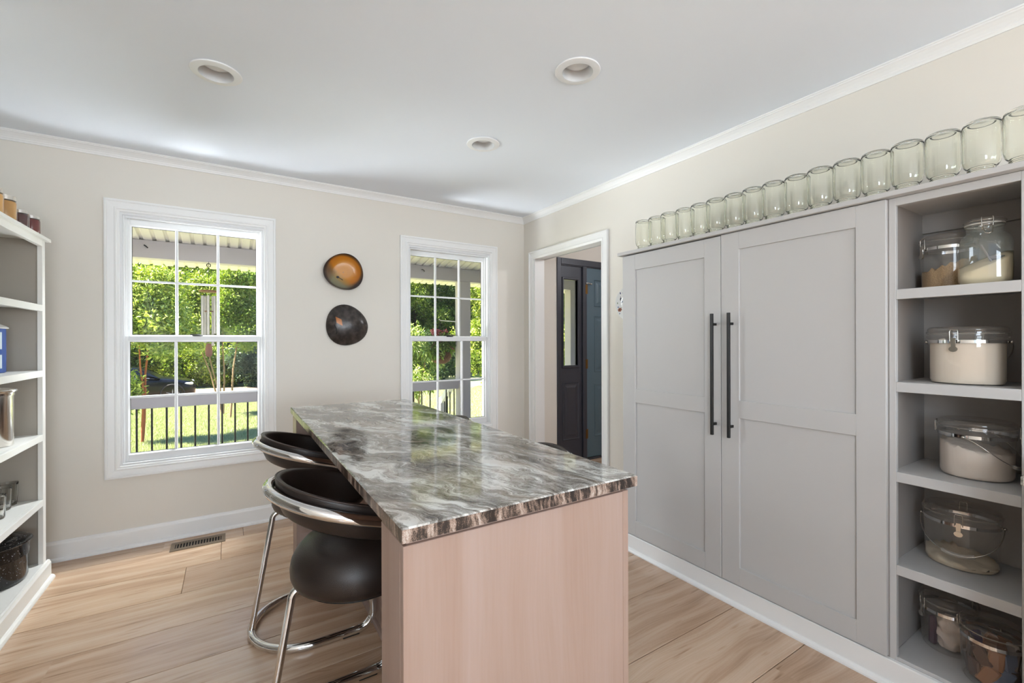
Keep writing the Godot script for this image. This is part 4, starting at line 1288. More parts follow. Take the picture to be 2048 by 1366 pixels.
func wall_pieces() -> void:
	# two pottery bowls hung on the window wall
	var orange := picture(256, 256, func(x: int, y: int) -> Color:
		var u := x / 127.5 - 1.0
		var v := y / 127.5 - 1.0
		var d := Vector2(u - 0.05, v + 0.15).length()
		var c := ramp([[0.0, rgb(206, 142, 66)], [0.40, rgb(202, 136, 58)], [0.52, rgb(196, 122, 24)], [0.78, rgb(178, 104, 22)], [0.93, rgb(96, 62, 36)], [1.0, rgb(56, 40, 32)]], d)
		var g := clampf((-u * 0.75 + v * 0.85 - 0.12) * 2.0, 0.0, 1.0)
		c = c.lerp(rgb(124, 126, 104), g * 0.85)
		var br := clampf((-u * 1.1 - 0.30 - absf(v - 0.0) * 0.7) * 2.2, 0.0, 1.0)
		c = c.lerp(rgb(92, 62, 40), br * 0.8)
		var rim := clampf((Vector2(u, v).length() - 0.80) * 7.0, 0.0, 1.0)
		c = c.lerp(rgb(48, 34, 28), rim)
		var h := Vector2(u + 0.27, (v - 0.27) * 1.3).length()
		if h < 0.075:
			c = rgb(28, 22, 22)
		elif absf(v - 0.42 - u * 0.6) < 0.02 and u > -0.25 and u < -0.02:
			c = rgb(40, 30, 26)
		return c)
	var om := mat(Color.WHITE, 0.22)
	om.albedo_texture = orange
	var dn := noise(61, 2.2, 3)
	var dark := picture(256, 256, func(x: int, y: int) -> Color:
		var u := x / 127.5 - 1.0
		var v := y / 127.5 - 1.0
		var c := rgb(74, 66, 62).lerp(rgb(44, 38, 36), clampf(0.5 + dn.get_noise_2d(u, v) * 0.8, 0.0, 1.0))
		var p := Vector2(u + 0.40, v + 0.18).rotated(0.6)
		if absf(p.x) / 0.13 + absf(p.y) / 0.26 < 1.0:
			c = rgb(168, 106, 58)
		elif absf(u + 0.60 - 0.10 * sin(v * 5.0)) < 0.02 and v > 0.0 and v < 0.42:
			c = rgb(26, 22, 20)
		return c)
	var dm := mat(Color.WHITE, 0.24, 0.15)
	dm.albedo_texture = dark
	for k in 2:
		var t := thing("pottery_bowl", ["amber glazed pottery bowl hung above the dark one between the windows", "dark brown metallic pottery bowl hung below the amber one"][k], "bowl", Vector3([-1.667, -1.642][k], [1.793, 1.388][k], 0.0), 0.0, "pottery bowls on the window wall")
		var rx: float = [0.142, 0.156][k]
		var ryy: float = [0.140, 0.155][k]
		var dp: float = [0.045, 0.072][k]
		# wobbling outline: the bowl hangs by its foot, open side (or dome, for the lower one) to the room
		var out := func(a: float, q: float, z: float) -> Vector3:
			var w := 1.0 + 0.035 * cos(3.0 * a + [2.6, 0.5][k]) + 0.02 * cos(2.0 * a + [0.3, 2.0][k])
			return Vector3(cos(a) * rx * q * w, sin(a) * ryy * q * w, z)
		var prof: Array
		if k == 0:
			prof = [[0.30, 0.004], [0.45, 0.004], [0.70, 0.012], [0.90, 0.026], [0.985, 0.040], [1.0, 0.045], [0.985, 0.047], [0.96, 0.0455], [0.88, 0.034], [0.70, 0.020], [0.55, 0.015], [0.50, 0.0125], [0.3, 0.0115], [0.02, 0.0115]]
		else:
			prof = [[0.3, 0.003], [0.96, 0.003], [0.995, 0.006], [1.0, 0.009], [0.985, 0.014], [0.90, 0.028], [0.75, 0.044], [0.55, 0.056], [0.35, 0.062], [0.2, 0.065], [0.1, 0.066], [0.01, 0.0665]]
		var rings := []
		for e in prof:
			var ring := []
			for j in 56:
				ring.append(out.call(TAU * j / 56, e[0], e[1]))
			rings.append(ring)
		var b := MB.new().loft(rings, true, false, true)
		for i in b.uv.size():
			b.uv[i] = V2(0.5 + 0.5 * b.v[i].x / (rx * 1.05), 0.5 - 0.5 * b.v[i].y / (ryy * 1.05))
		obj("body", b, [om, dm][k], t)
		obj("hook", MB.new().box(Vector3(-0.01, 0.0, 0.0), Vector3(0.01, 0.03, 0.006)), M.wire, t)
	# flowered plate beside the pantry
	var pn := RandomNumberGenerator.new()
	pn.seed = 9
	var im := Image.create(256, 256, false, Image.FORMAT_RGB8)
	im.fill(rgb(238, 238, 236))
	for i in 120:
		var a := pn.randf() * TAU
		var d := pn.randf_range(0.2, 0.92) * 124.0
		var c: Color = [rgb(48, 62, 112), rgb(40, 48, 70), rgb(110, 128, 92), rgb(90, 110, 160), rgb(70, 60, 70)][pn.randi() % 5]
		var w := 3 + pn.randi() % 5
		im.fill_rect(Rect2i(int(128 + cos(a) * d) - w / 2, int(128 + sin(a) * d) - w, w, w * 2), c)
	for s in [Vector2(40, 172), Vector2(150, 60), Vector2(176, 190)]:
		for q in 7:
			var o := Vector2(cos(TAU * q / 6.0), sin(TAU * q / 6.0)) * 11.0 if q < 6 else Vector2.ZERO
			im.fill_rect(Rect2i(int(s.x + o.x) - 5, int(s.y + o.y) - 5, 10, 10), rgb(150, 92, 66) if q < 6 else rgb(90, 50, 40))
	var plm := mat(Color.WHITE, 0.15)
	plm.albedo_texture = ImageTexture.create_from_image(im)
	var pl := thing("flowered_plate", "white plate with blue and rust flowers hung beside the pantry", "plate", Vector3(0, 1.530, 1.352))
	var prf := [[0.5, 0.003], [0.6, 0.003], [0.92, 0.014], [1.0, 0.020], [0.99, 0.022], [0.93, 0.018], [0.68, 0.008], [0.6, 0.006], [0.01, 0.0055]]
	var rg := []
	for e in prf:
		var ring := []
		for j in 48:
			var a := TAU * j / 48
			ring.append(Vector3(-e[1], sin(a) * 0.120 * e[0], cos(a) * 0.120 * e[0]))
		rg.append(ring)
	var pb := MB.new().loft(rg, true, false, true)
	for i in pb.uv.size():
		pb.uv[i] = V2(0.5 + pb.v[i].z / 0.244, 0.5 - pb.v[i].y / 0.244)
	obj("body", pb, plm, pl)
	# floor register under the left window
	var rgst := thing("floor_register", "bronze slotted floor register in front of the baseboard below the window", "vent", Vector3(-2.571, 0, 0.156))
	var fr := MB.new()
	var hw := 0.142
	var hd := 0.068
	fr.box(Vector3(-hw, 0, -hd), Vector3(hw, 0.004, -0.034), 0.001)
	fr.box(Vector3(-hw, 0, 0.034), Vector3(hw, 0.004, hd), 0.001)
	fr.box(Vector3(-hw, 0, -0.034), Vector3(-hw + 0.022, 0.004, 0.034))
	fr.box(Vector3(hw - 0.022, 0, -0.034), Vector3(hw, 0.004, 0.034))
	var rm := mat(rgb(126, 108, 88), 0.45, 0.3)
	obj("frame", fr, rm, rgst)
	obj("slot_shade", MB.new().box(Vector3(-hw + 0.02, 0.0003, -0.036), Vector3(hw - 0.02, 0.0008, 0.036)), mat(rgb(8, 7, 6), 0.9), rgst)  # black sheet stands in for the shade between the slats
	for i in 16:
		var sx := -hw + 0.022 + (i + 0.5) * (2 * hw - 0.044) / 16.0
		obj("slat", MB.new().box(Vector3(sx - 0.0026, 0.0006, -0.035), Vector3(sx + 0.0026, 0.0034, 0.035)), rm, rgst)

func ceiling_lights() -> void:
	var k := 0
	for c in [Vector3(-2.447, 2.44, 1.254), Vector3(-1.115, 2.44, 2.097), Vector3(-1.119, 2.44, 1.244)]:
		var t := thing("recessed_light", ["round white recessed ceiling light at the left, over the first stool", "round white recessed ceiling light nearest the pantry doors", "round white recessed ceiling light, smallest, nearest the corner"][k], "ceiling light", c, 0.0, "recessed ceiling lights")
		obj("trim_ring", MB.new().lathe([V2(0.077, 0.0), V2(0.097, -0.0005), V2(0.0985, -0.003), V2(0.096, -0.006), V2(0.070, -0.0095), V2(0.066, -0.009)], 48), mat(rgb(240, 240, 240), 0.4), t)
		obj("baffle", MB.new().lathe([V2(0.0665, -0.0095), V2(0.062, 0.012), V2(0.060, 0.038), V2(0.064, 0.040), V2(0.072, 0.002)], 48), mat(rgb(214, 214, 214), 0.4), t)
		obj("lens", MB.new().lathe([V2(0.060, 0.036), V2(0.052, 0.030), V2(0.036, 0.023), V2(0.018, 0.019), V2(0.0, 0.018)], 40, Vector3.ZERO, 1, 1, 0.2), mat(rgb(236, 236, 234), 0.12), t)
		obj("housing", MB.new().lathe([V2(0.0, 0.074), V2(0.066, 0.074), V2(0.066, 0.0385), V2(0.055, 0.0385)], 24), M.steel, t)
		k += 1

func kitchen_end() -> void:
	# the end of the kitchen worktop that reaches into the frame at the right
	var t := thing("kitchen_base_cabinet", "grey kitchen base cabinet just out of frame at the right", "cabinet", Vector3(0, 0, 0))
	obj("body", MB.new().box(Vector3(-0.60, 0.10, 3.335), Vector3(-0.002, 0.884, 5.6), 0.002), M.grey_paint, t)
	obj("toe_kick", MB.new().box(Vector3(-0.54, 0.0, 3.345), Vector3(-0.002, 0.10, 5.6)), M.black, t)
	for i in 3:
		var d := obj("door", MB.new().box(Vector3(-0.62, 0.12, 3.345 + 0.75 * i), Vector3(-0.601, 0.87, 3.345 + 0.75 * i + 0.74), 0.002), M.grey_paint, t)
		obj("handle", MB.new().box(Vector3(-0.65, 0.62, 3.40 + 0.75 * i), Vector3(-0.621, 0.80, 3.412 + 0.75 * i), 0.002), M.black, d)
	var b := MB.new().box(Vector3(-0.676, 0.8845, 3.314), Vector3(-0.003, 0.914, 5.62), 0.005)
	for k in b.uv.size():
		b.uv[k] = b.uv[k] * V2(1.6, 0.54)
	tag(obj("kitchen_worktop", b, M.stone), "stone worktop corner poking in at the right edge before the shelves", "worktop")

	# unseen lamp behind the wall, placed to light the foyer
	var fl := thing("unseen_foyer_lamp", "unseen round glass lamp out of view, placed to light the foyer", "ceiling lamp", Vector3(1.3, 2.44, 1.5))
	obj("canopy", MB.new().lathe([V2(0, -0.03), V2(0.07, -0.03), V2(0.07, 0), V2(0, 0)], 24), M.steel, fl)
	var gm := mat(rgb(255, 246, 232), 0.5)
	gm.emission_enabled = true
	gm.emission = rgb(255, 240, 220)
	gm.emission_energy_multiplier = 1.5
	obj("glass_bulb", MB.new().lathe([V2(0, -0.16), V2(0.06, -0.15), V2(0.10, -0.11), V2(0.11, -0.07), V2(0.09, -0.035), V2(0, -0.03)], 24), gm, fl)
	var ol := OmniLight3D.new()
	ol.name = "unseen_foyer_lamp_light"
	ol.position = Vector3(0, -0.09, 0)
	ol.light_energy = 0.6
	ol.light_color = Color(0.96, 0.97, 1.0)
	ol.omni_range = 12.0
	ol.omni_attenuation = 2.0
	ol.light_size = 0.09
	ol.shadow_enabled = true
	fl.add_child(ol)

const GROUND := -1.25

func porch() -> void:
	# ribbed metal porch roof
	var rf := MB.new()
	var x := -7.0
	var ya := 2.218 + 1.75 * 0.22 - 0.14 * 0.22
	var yb := 2.218 - 0.65 * 0.22
	var pts := []
	while x < 4.0:
		pts.append_array([V2(x, 0), V2(x + 0.064, 0), V2(x + 0.072, 0.018), V2(x + 0.090, 0.018)])
		x += 0.098
	for i in pts.size() - 1:
		var a: Vector2 = pts[i]
		var b: Vector2 = pts[i + 1]
		for e in [[0.0, Vector3(0, -1, 0)], [0.0012, Vector3(0, 1, 0)]]:
			rf.quad(Vector3(a.x, ya + a.y + e[0], -0.14), Vector3(b.x, ya + b.y + e[0], -0.14), Vector3(b.x, yb + b.y + e[0], -2.40), Vector3(a.x, yb + a.y + e[0], -2.40), e[1])
	tag(obj("porch_roof", rf, M.roof_metal), "cream ribbed metal porch roof seen from below through the windows", "roof", "", "structure")
	tag(obj("porch_deck", MB.new().box(Vector3(-7.0, -0.16, -1.98), Vector3(4.0, -0.12, -0.14)), M.porch_grey), "porch deck outside the windows", "deck", "", "structure")
	tag(obj("porch_skirt", MB.new().box(Vector3(-7.0, GROUND, -1.94), Vector3(4.0, -0.16, -1.90)), M.porch_grey), "skirting under the porch deck", "skirting", "", "structure")
	var bm := thing("porch_beam", "long pale grey porch beam under the ribbed roof", "beam", Vector3(0, 0, 0), 0.0, "", "structure")
	obj("timber", MB.new().box(Vector3(-7.0, 2.050, -1.88), Vector3(4.0, 2.2165, -1.75), 0.003), M.porch_grey, bm)
	for hx in [-3.064, -0.355]:
		obj("hook", MB.new().tube([Vector3(hx - 0.012, 2.165, -1.75), Vector3(hx - 0.010, 2.165, -1.735), Vector3(hx + 0.008, 2.150, -1.728), Vector3(hx + 0.016, 2.140, -1.735)], 0.005, 6), M.dark_metal, bm)
	var k := 0
	for px in [0.157, 2.027, -6.4]:
		var p := thing("porch_post", ["square white porch post seen in the right-hand sash window", "square white porch post seen through the door sidelight", "square white porch post out of frame at the left"][k], "post", Vector3(px + 0.077, 0, -1.825), 0.0, "porch posts", "structure")
		obj("shaft", MB.new().box(Vector3(-0.077, -0.12, -0.075), Vector3(0.077, 2.0495, 0.075), 0.004), M.porch_grey, p)
		k += 1
	# railing with black balusters
	var r := thing("porch_railing", "pale grey porch railing with thin black balusters before the lawn", "railing", Vector3.ZERO)
	obj("top_rail", MB.new().box(Vector3(-6.3, 0.637, -1.905), Vector3(0.156, 0.742, -1.80), 0.004), M.porch_grey, r)
	obj("bottom_rail", MB.new().box(Vector3(-6.3, -0.06, -1.885), Vector3(0.156, -0.02, -1.82), 0.003), M.porch_grey, r)
	var bx := -3.148 - 0.1125 * 27
	while bx < 0.13:
		obj("baluster", MB.new().lathe([V2(0.0085, -0.02), V2(0.0085, 0.637)], 10, Vector3(bx, 0, -1.852)), M.black, r)
		bx += 0.1125
	# step rail beyond the post
	var s := thing("stair_railing", "white sloping step rail with dark balusters beyond the porch railing", "railing", Vector3(0.10, 0, 0))
	obj("newel", MB.new().box(Vector3(-0.03, GROUND, -2.30), Vector3(0.06, 0.475, -2.21), 0.004), M.porch_white, s)
	obj("hand_rail", MB.new().extrude([V2(-1.905, 0.64), V2(-1.905, 0.74), V2(-2.26, 0.46), V2(-2.26, 0.36)], Vector3(-0.02, 0, 0), Vector3(0, 0, 1), Vector3(0, 1, 0), Vector3(0.07, 0, 0)), M.porch_white, s)
	for i in 3:
		obj("baluster", MB.new().lathe([V2(0.0085, -0.3), V2(0.0085, 0.60 - 0.085 * i)], 8, Vector3(0.015, 0, -1.985 - 0.09 * i)), M.black, s)
	# wind chime under the beam
	var c := thing("wind_chime", "wind chime with wooden disc, metal tubes and brown clapper outside the left window", "wind chime", Vector3(-2.578, 0, -1.70))
	var wd := mat(rgb(132, 92, 58), 0.6)
	obj("cord", MB.new().tube([Vector3(0, 2.05, 0), Vector3(0, 1.765, 0)], 0.002, 6), M.dark_metal, c)
	obj("hook", MB.new().tube(arc(Vector3(0, 2.015, 0), Vector3(1, 0, 0), Vector3(0, 1, 0), 0.016, -1.2, 4.4, 14), 0.004, 6), M.dark_metal, c)
	obj("top_disc", MB.new().lathe([V2(0, 1.752), V2(0.078, 1.752), V2(0.082, 1.758), V2(0.082, 1.764), V2(0.076, 1.768), V2(0, 1.768)], 28), wd, c)
	obj("middle_disc", MB.new().lathe([V2(0, 1.560), V2(0.036, 1.560), V2(0.036, 1.568), V2(0, 1.568)], 20), wd, c)
	for i in 5:
		var a := TAU * i / 5.0 + 0.35
		obj("chime_tube", MB.new().lathe([V2(0.009, 1.345 - 0.03 * i), V2(0.012, 1.345 - 0.03 * i), V2(0.012, 1.715), V2(0.009, 1.715)], 12, Vector3(cos(a) * 0.052, 0, sin(a) * 0.052)), mat(rgb(196, 188, 178), 0.3, 0.8), c)
		obj("thread", MB.new().tube([Vector3(cos(a) * 0.052, 1.715, sin(a) * 0.052), Vector3(cos(a) * 0.052, 1.753, sin(a) * 0.052)], 0.001, 5), M.dark_metal, c)
	obj("clapper", MB.new().lathe([V2(0, 1.118), V2(0.014, 1.120), V2(0.027, 1.132), V2(0.030, 1.16), V2(0.028, 1.21), V2(0.018, 1.245), V2(0, 1.252)], 20), mat(rgb(150, 104, 84), 0.8), c)
	obj("cord", MB.new().tube([Vector3(0, 1.560, 0), Vector3(0, 1.25, 0)], 0.0015, 6), M.dark_metal, c)
	# hanging basket with pink flowers on the post
	var h := thing("hanging_basket", "hanging basket of pink flowers on the post outside the second window", "hanging basket", Vector3(0.035, 0, -2.10))
	var coir := StandardMaterial3D.new()
	coir.roughness = 0.95
	coir.albedo_texture = noise_tex(71, 0.08, rgb(40, 24, 18), rgb(140, 98, 76), 128, 3)
	coir.uv1_triplanar = true
	coir.uv1_scale = Vector3(9, 3, 9)
	obj("liner", MB.new().lathe([V2(0, 0.925), V2(0.06, 0.930), V2(0.115, 0.96), V2(0.146, 1.02), V2(0.156, 1.095), V2(0.150, 1.095), V2(0.13, 1.07), V2(0, 1.07)], 28, Vector3(0, 0.03, 0)), coir, h)
	var w := MB.new()
	w.tube(arc(Vector3(0, 1.126, 0), Vector3(1, 0, 0), Vector3(0, 0, 1), 0.158, 0, TAU, 28), 0.004, 6)
	for i in 3:
		var a := TAU * i / 3.0 + 0.5
		w.tube([Vector3(cos(a) * 0.158, 1.126, sin(a) * 0.158), Vector3(0, 1.545, 0)], 0.002, 5)
	obj("wire_basket", w, M.dark_metal, h)
	obj("bracket", MB.new().tube([Vector3(0.165, 1.525, 0.20), Vector3(0.03, 1.545, 0.02), Vector3(-0.01, 1.550, 0), Vector3(-0.025, 1.566, 0)], 0.006, 8), M.porch_white, h)
	var bl := []
	for i in 8:
		bl.append([Vector3(rng.randf_range(-0.13, 0.13), rng.randf_range(1.13, 1.30), rng.randf_range(-0.13, 0.13)), Vector3(0.10, 0.09, 0.10)])
	foliage("leaves", h, bl, 420, leaf_mesh(0.05, 0.060, 0.030, 8, 5), M.leaf, [Color(0.14, 0.26, 0.05), Color(0.40, 0.52, 0.14)], 31)
	var fl := []
	for p in [Vector3(-0.11, 1.39, 0.05), Vector3(-0.04, 1.29, 0.12), Vector3(0.10, 1.30, 0.11), Vector3(0.07, 1.20, 0.14), Vector3(0.10, 1.16, 0.13), Vector3(-0.13, 1.20, 0.08), Vector3(0.02, 1.37, 0.08), Vector3(-0.07, 1.37, 0.07)]:
		fl.append([p, Vector3(0.035, 0.028, 0.035)])
	foliage("blossom", h, fl, 150, leaf_mesh(0.022, 0.032, 0.024, 6, 6), M.petal, [Color(0.70, 0.16, 0.20), Color(0.90, 0.46, 0.46)], 32)

func leaf_mesh(spread: float, ln: float, wd: float, count: int, s: int) -> ArrayMesh:
	var q := RandomNumberGenerator.new()
	q.seed = s
	var b := MB.new()
	for i in count:
		var d := Vector3(q.randfn(), q.randfn(), q.randfn()).normalized()
		var c := d * spread * pow(q.randf(), 0.5)
		var dir := (d * 0.6 + Vector3(q.randfn(), q.randfn() - 0.25, q.randfn()) * 0.6).normalized()
		var up := (Vector3.UP * 0.9 + Vector3(q.randfn(), q.randfn(), q.randfn()) * 0.55).normalized()
		var side := dir.cross(up).normalized()
		up = side.cross(dir)
		var l := ln * q.randf_range(0.7, 1.25)
		var w := wd * q.randf_range(0.8, 1.2)
		var m := c + dir * l * 0.45
		b.quad(c, m + side * w * 0.5 - up * l * 0.06, c + dir * l - up * l * 0.12, m, up)
		b.quad(c, m, c + dir * l - up * l * 0.12, m - side * w * 0.5 - up * l * 0.06, up)
	var am := ArrayMesh.new()
	am.add_surface_from_arrays(Mesh.PRIMITIVE_TRIANGLES, b.arrays())
	return am

# a crown: leaf sprays scattered over ellipsoids [centre, radii]; nobody could count them
func foliage(called: String, parent: Node3D, blobs: Array, count: int, mesh: Mesh, m: Material, cols: Array, s: int, lo := 0.7, hi := 1.3, clump := 0) -> MultiMeshInstance3D:
	var q := RandomNumberGenerator.new()
	q.seed = s
	var mm := MultiMesh.new()
	mm.transform_format = MultiMesh.TRANSFORM_3D
	mm.use_colors = true
	mm.mesh = mesh
	mm.instance_count = count
	if clump > 0:
		var parts := []
		for b in blobs:
			for i in clump:
				var d := Vector3(q.randfn(), q.randfn(), q.randfn()).normalized()
				var f := 0.42 * q.randf_range(0.7, 1.2)
				parts.append([b[0] + d * b[1] * q.randf_range(0.45, 0.85), b[1] * f])
		blobs = parts
	var total := 0.0
	for b in blobs:
		total += b[1].x * b[1].y
	var at := 0
	for k in blobs.size():
		var bb: Array = blobs[k]
		var share := int(round(count * bb[1].x * bb[1].y / total)) if k < blobs.size() - 1 else count
		for i in share:
			if at >= count:
				break
			var d := Vector3(q.randfn(), q.randfn(), q.randfn()).normalized()
			var rr := pow(q.randf(), 0.42)
			var p: Vector3 = bb[0] + Vector3(d.x * bb[1].x, d.y * bb[1].y, d.z * bb[1].z) * rr
			var bs := Basis.from_euler(Vector3(q.randf_range(-0.5, 0.5), q.randf() * TAU, q.randf_range(-0.5, 0.5))).scaled(Vector3.ONE * q.randf_range(lo, hi))
			mm.set_instance_transform(at, Transform3D(bs, p))
			var t := q.randf()
			var c: Color = cols[0].lerp(cols[1], t * t if q.randf() < 0.5 else t)
			mm.set_instance_color(at, c)
			at += 1
	mm.visible_instance_count = at
	var o := MultiMeshInstance3D.new()
	o.multimesh = mm
	o.material_override = m
	mesh.surface_set_material(0, m)
	adopt(o, called, parent)
	o.set_meta("kind", "stuff")
	return o

func leaf_mat(tint: Color, back: Color, rough := 0.45) -> StandardMaterial3D:
	var m := mat(tint, rough)
	m.vertex_color_use_as_albedo = true
	m.backlight_enabled = true
	m.backlight = back
	return m

func ground_tex(called: String, label: String, cat: String, x0: float, z0: float, x1: float, z1: float, y: float, t: Texture2D, sc: float) -> void:
	var m := mat(Color.WHITE, 0.95)
	m.albedo_texture = t
	var b := MB.new().box(Vector3(x0, y - 0.3, z0), Vector3(x1, y, z1))
	for k in b.uv.size():
		b.uv[k] *= sc
	tag(obj(called, b, m), label, cat, "", "structure")

func yard() -> void:
	ground_tex("lawn", "sunlit green lawn beyond the porch railing", "lawn", -45, -70, 60, -1.95, GROUND, noise_tex(81, 0.05, rgb(120, 130, 80), rgb(190, 192, 146), 512, 5), 0.45)
	ground_tex("driveway", "pale gravel drive where the black car stands", "driveway", -45, -25.5, 4.5, -18.2, GROUND + 0.01, noise_tex(82, 0.06, rgb(104, 86, 68), rgb(164, 144, 120), 512, 5), 0.5)
	ground_tex("woodland_floor", "brown leaf litter under the trees beyond the drive", "ground", -45, -69, 60, -28.0, GROUND + 0.02, noise_tex(83, 0.07, rgb(70, 48, 36), rgb(150, 112, 88), 512, 5), 0.4)
	# grass blades on the lawn that the windows show
	var q := RandomNumberGenerator.new()
	q.seed = 19
	var b := MB.new()
	for i in 12:
		var a := q.randf() * TAU
		var o := Vector3(q.randf_range(-0.07, 0.07), 0, q.randf_range(-0.07, 0.07))
		var w := Vector3(cos(a), 0, sin(a)) * 0.006
		var tip := o + Vector3(q.randfn() * 0.025, q.randf_range(0.04, 0.085), q.randfn() * 0.025)
		b.quad(o - w, o + w, tip, tip, Vector3(-sin(a), 0.3, cos(a)))
	var am := ArrayMesh.new()
	am.add_surface_from_arrays(Mesh.PRIMITIVE_TRIANGLES, b.arrays())
	am.surface_set_material(0, M.leaf)
	var mm := MultiMesh.new()
	mm.transform_format = MultiMesh.TRANSFORM_3D
	mm.use_colors = true
	mm.mesh = am
	mm.instance_count = 60000
	for i in 60000:
		var z := -3.0 - 15.0 * pow(q.randf(), 0.8)
		var d := 3.6 - z
		var f := q.randf()
		var x := -2.4 + d * (q.randf_range(-0.20, 0.10) if f < 0.62 else q.randf_range(0.30, 0.60))
		mm.set_instance_transform(i, Transform3D(Basis(Vector3.UP, q.randf() * TAU).scaled(Vector3.ONE * q.randf_range(0.7, 1.4)), Vector3(x, GROUND, z)))
		mm.set_instance_color(i, Color(0.27, 0.33, 0.14).lerp(Color(0.54, 0.55, 0.35), q.randf()))
	var o := MultiMeshInstance3D.new()
	o.multimesh = mm
	o.material_override = M.leaf
	adopt(o, "grass")
	tag(o, "short sunlit grass blades on the lawn", "grass", "", "stuff")

func car() -> void:
	var t := thing("car", "black car parked on the gravel drive, seen through the left window", "car", Vector3(-3.72, GROUND + 0.01, -20.6), deg_to_rad(2))
	var paint := mat(rgb(12, 13, 15), 0.2, 0.0)
	paint.metallic_specular = 0.4
	var st := [[0.0, 0.30, 0.62, 0.55], [-0.06, 0.22, 0.74, 0.74], [-0.20, 0.20, 0.84, 0.86], [-0.55, 0.20, 0.92, 0.92], [-1.1, 0.20, 0.99, 0.93], [-1.45, 0.20, 1.02, 0.93], [-2.2, 0.20, 1.03, 0.93], [-3.4, 0.20, 1.05, 0.93], [-4.2, 0.22, 1.04, 0.90], [-4.5, 0.30, 0.98, 0.82], [-4.6, 0.40, 0.85, 0.70]]
	var rings := []
	for e in st:
		var x: float = e[0]
		var y0: float = e[1]
		var yt: float = e[2]
		var w: float = e[3]
		var ring := []
		for p in [[-0.90, y0], [-0.98, y0 + 0.12], [-1.0, lerpf(y0, yt, 0.55)], [-0.985, lerpf(y0, yt, 0.82)], [-0.93, yt - 0.03], [-0.75, yt + 0.005], [-0.3, yt + 0.03], [0.3, yt + 0.03], [0.75, yt + 0.005], [0.93, yt - 0.03], [0.985, lerpf(y0, yt, 0.82)], [1.0, lerpf(y0, yt, 0.55)], [0.98, y0 + 0.12], [0.90, y0]]:
			ring.append(Vector3(x, p[1], p[0] * w))
		rings.append(ring)
	obj("body", MB.new().loft(rings, true, true, true), paint, t)
	var g := []
	for e in [[-1.18, 0.99, 0.86, 0.02], [-1.55, 1.24, 0.82, 0.25], [-1.95, 1.44, 0.76, 0.44], [-2.5, 1.52, 0.73, 0.50], [-3.3, 1.50, 0.73, 0.48], [-3.9, 1.40, 0.74, 0.37], [-4.35, 1.06, 0.80, 0.04]]:
		var ring := []
		for p in [[-1.10, 0.0], [-1.03, 0.5], [-0.93, 0.93], [-0.6, 1.03], [0.6, 1.03], [0.93, 0.93], [1.03, 0.5], [1.10, 0.0]]:
			ring.append(Vector3(e[0], 1.0 + e[3] * p[1], p[0] * e[2]))
		g.append(ring)
	obj("cabin", MB.new().loft(g, true, true, true), paint, t)
	var glass := mat(rgb(18, 24, 26), 0.1)
	for s in [-1.0, 1.0]:
		var b := MB.new()
		b.quad(Vector3(-1.62, 1.04, s * 0.93), Vector3(-2.45, 1.05, s * 0.925), Vector3(-2.45, 1.42, s * 0.80), Vector3(-2.02, 1.40, s * 0.815), Vector3(0, 0.3, s))
		b.quad(Vector3(-2.53, 1.05, s * 0.925), Vector3(-3.45, 1.06, s * 0.92), Vector3(-3.35, 1.40, s * 0.80), Vector3(-2.53, 1.42, s * 0.80), Vector3(0, 0.3, s))
		obj("side_window", b, glass, t)
		obj("window_trim", MB.new().tube([Vector3(-1.50, 1.035, s * 0.945), Vector3(-2.45, 1.045, s * 0.94), Vector3(-3.5, 1.055, s * 0.935)], 0.012, 6), M.chrome, t)
		obj("mirror", MB.new().box(Vector3(-1.86, 1.03, s * 0.95), Vector3(-1.68, 1.17, s * 1.12), 0.03), paint, t)
		obj("headlight", MB.new().box(Vector3(-0.42, 0.70, s * 0.60), Vector3(-0.055, 0.80, s * 0.865), 0.03), mat(rgb(206, 212, 216), 0.1), t)
		for x in [-0.76, -3.60]:
			var wh := MB.new()
			wh.tube(arc(Vector3(x, 0.345, s * 0.83), Vector3(1, 0, 0), Vector3(0, 1, 0), 0.275, 0, TAU, 28), 0.085, 10)
			var wo := obj("tyre", wh, mat(rgb(24, 24, 24), 0.8), t)
			var rim := MB.new()
			for i in 5:
				var a := TAU * i / 5.0 + 0.3
				rim.tube([Vector3(x, 0.345, s * 0.905), Vector3(x + cos(a) * 0.22, 0.345 + sin(a) * 0.22, s * 0.90)], 0.022, 6)
			rim.tube(arc(Vector3(x, 0.345, s * 0.89), Vector3(1, 0, 0), Vector3(0, 1, 0), 0.22, 0, TAU, 28), 0.02, 6)
			obj("wheel_rim", rim, mat(rgb(150, 150, 152), 0.4, 0.5), wo)
			obj("wheel_arch", MB.new().tube(arc(Vector3(x, 0.345, s * 0.915), Vector3(1, 0, 0), Vector3(0, 1, 0), 0.40, -0.1, PI + 0.1, 18), 0.03, 6), mat(rgb(30, 30, 31), 0.6), t)
	var ws := MB.new()
	ws.quad(Vector3(-1.21, 1.04, -0.80), Vector3(-1.21, 1.04, 0.80), Vector3(-1.90, 1.42, 0.66), Vector3(-1.90, 1.42, -0.66), Vector3(1, 1, 0))
	obj("windscreen", ws, glass, t)

func stems(parent: Node3D, base: Vector3, tips: Array, r: float, m: Material) -> void:
	for tp in tips:
		var p := []
		for i in 7:
			var f := i / 6.0
			p.append(base.lerp(tp, f) + Vector3(sin(f * 5.0 + tp.x * 9.0) * 0.05, 0, cos(f * 4.0 + tp.z * 7.0) * 0.05) * (1.0 - absf(f * 2.0 - 1.0)))
		obj("stem" if tips.size() > 1 else "trunk", MB.new().tube(p, r, 7, false, r * 0.35), m, parent)

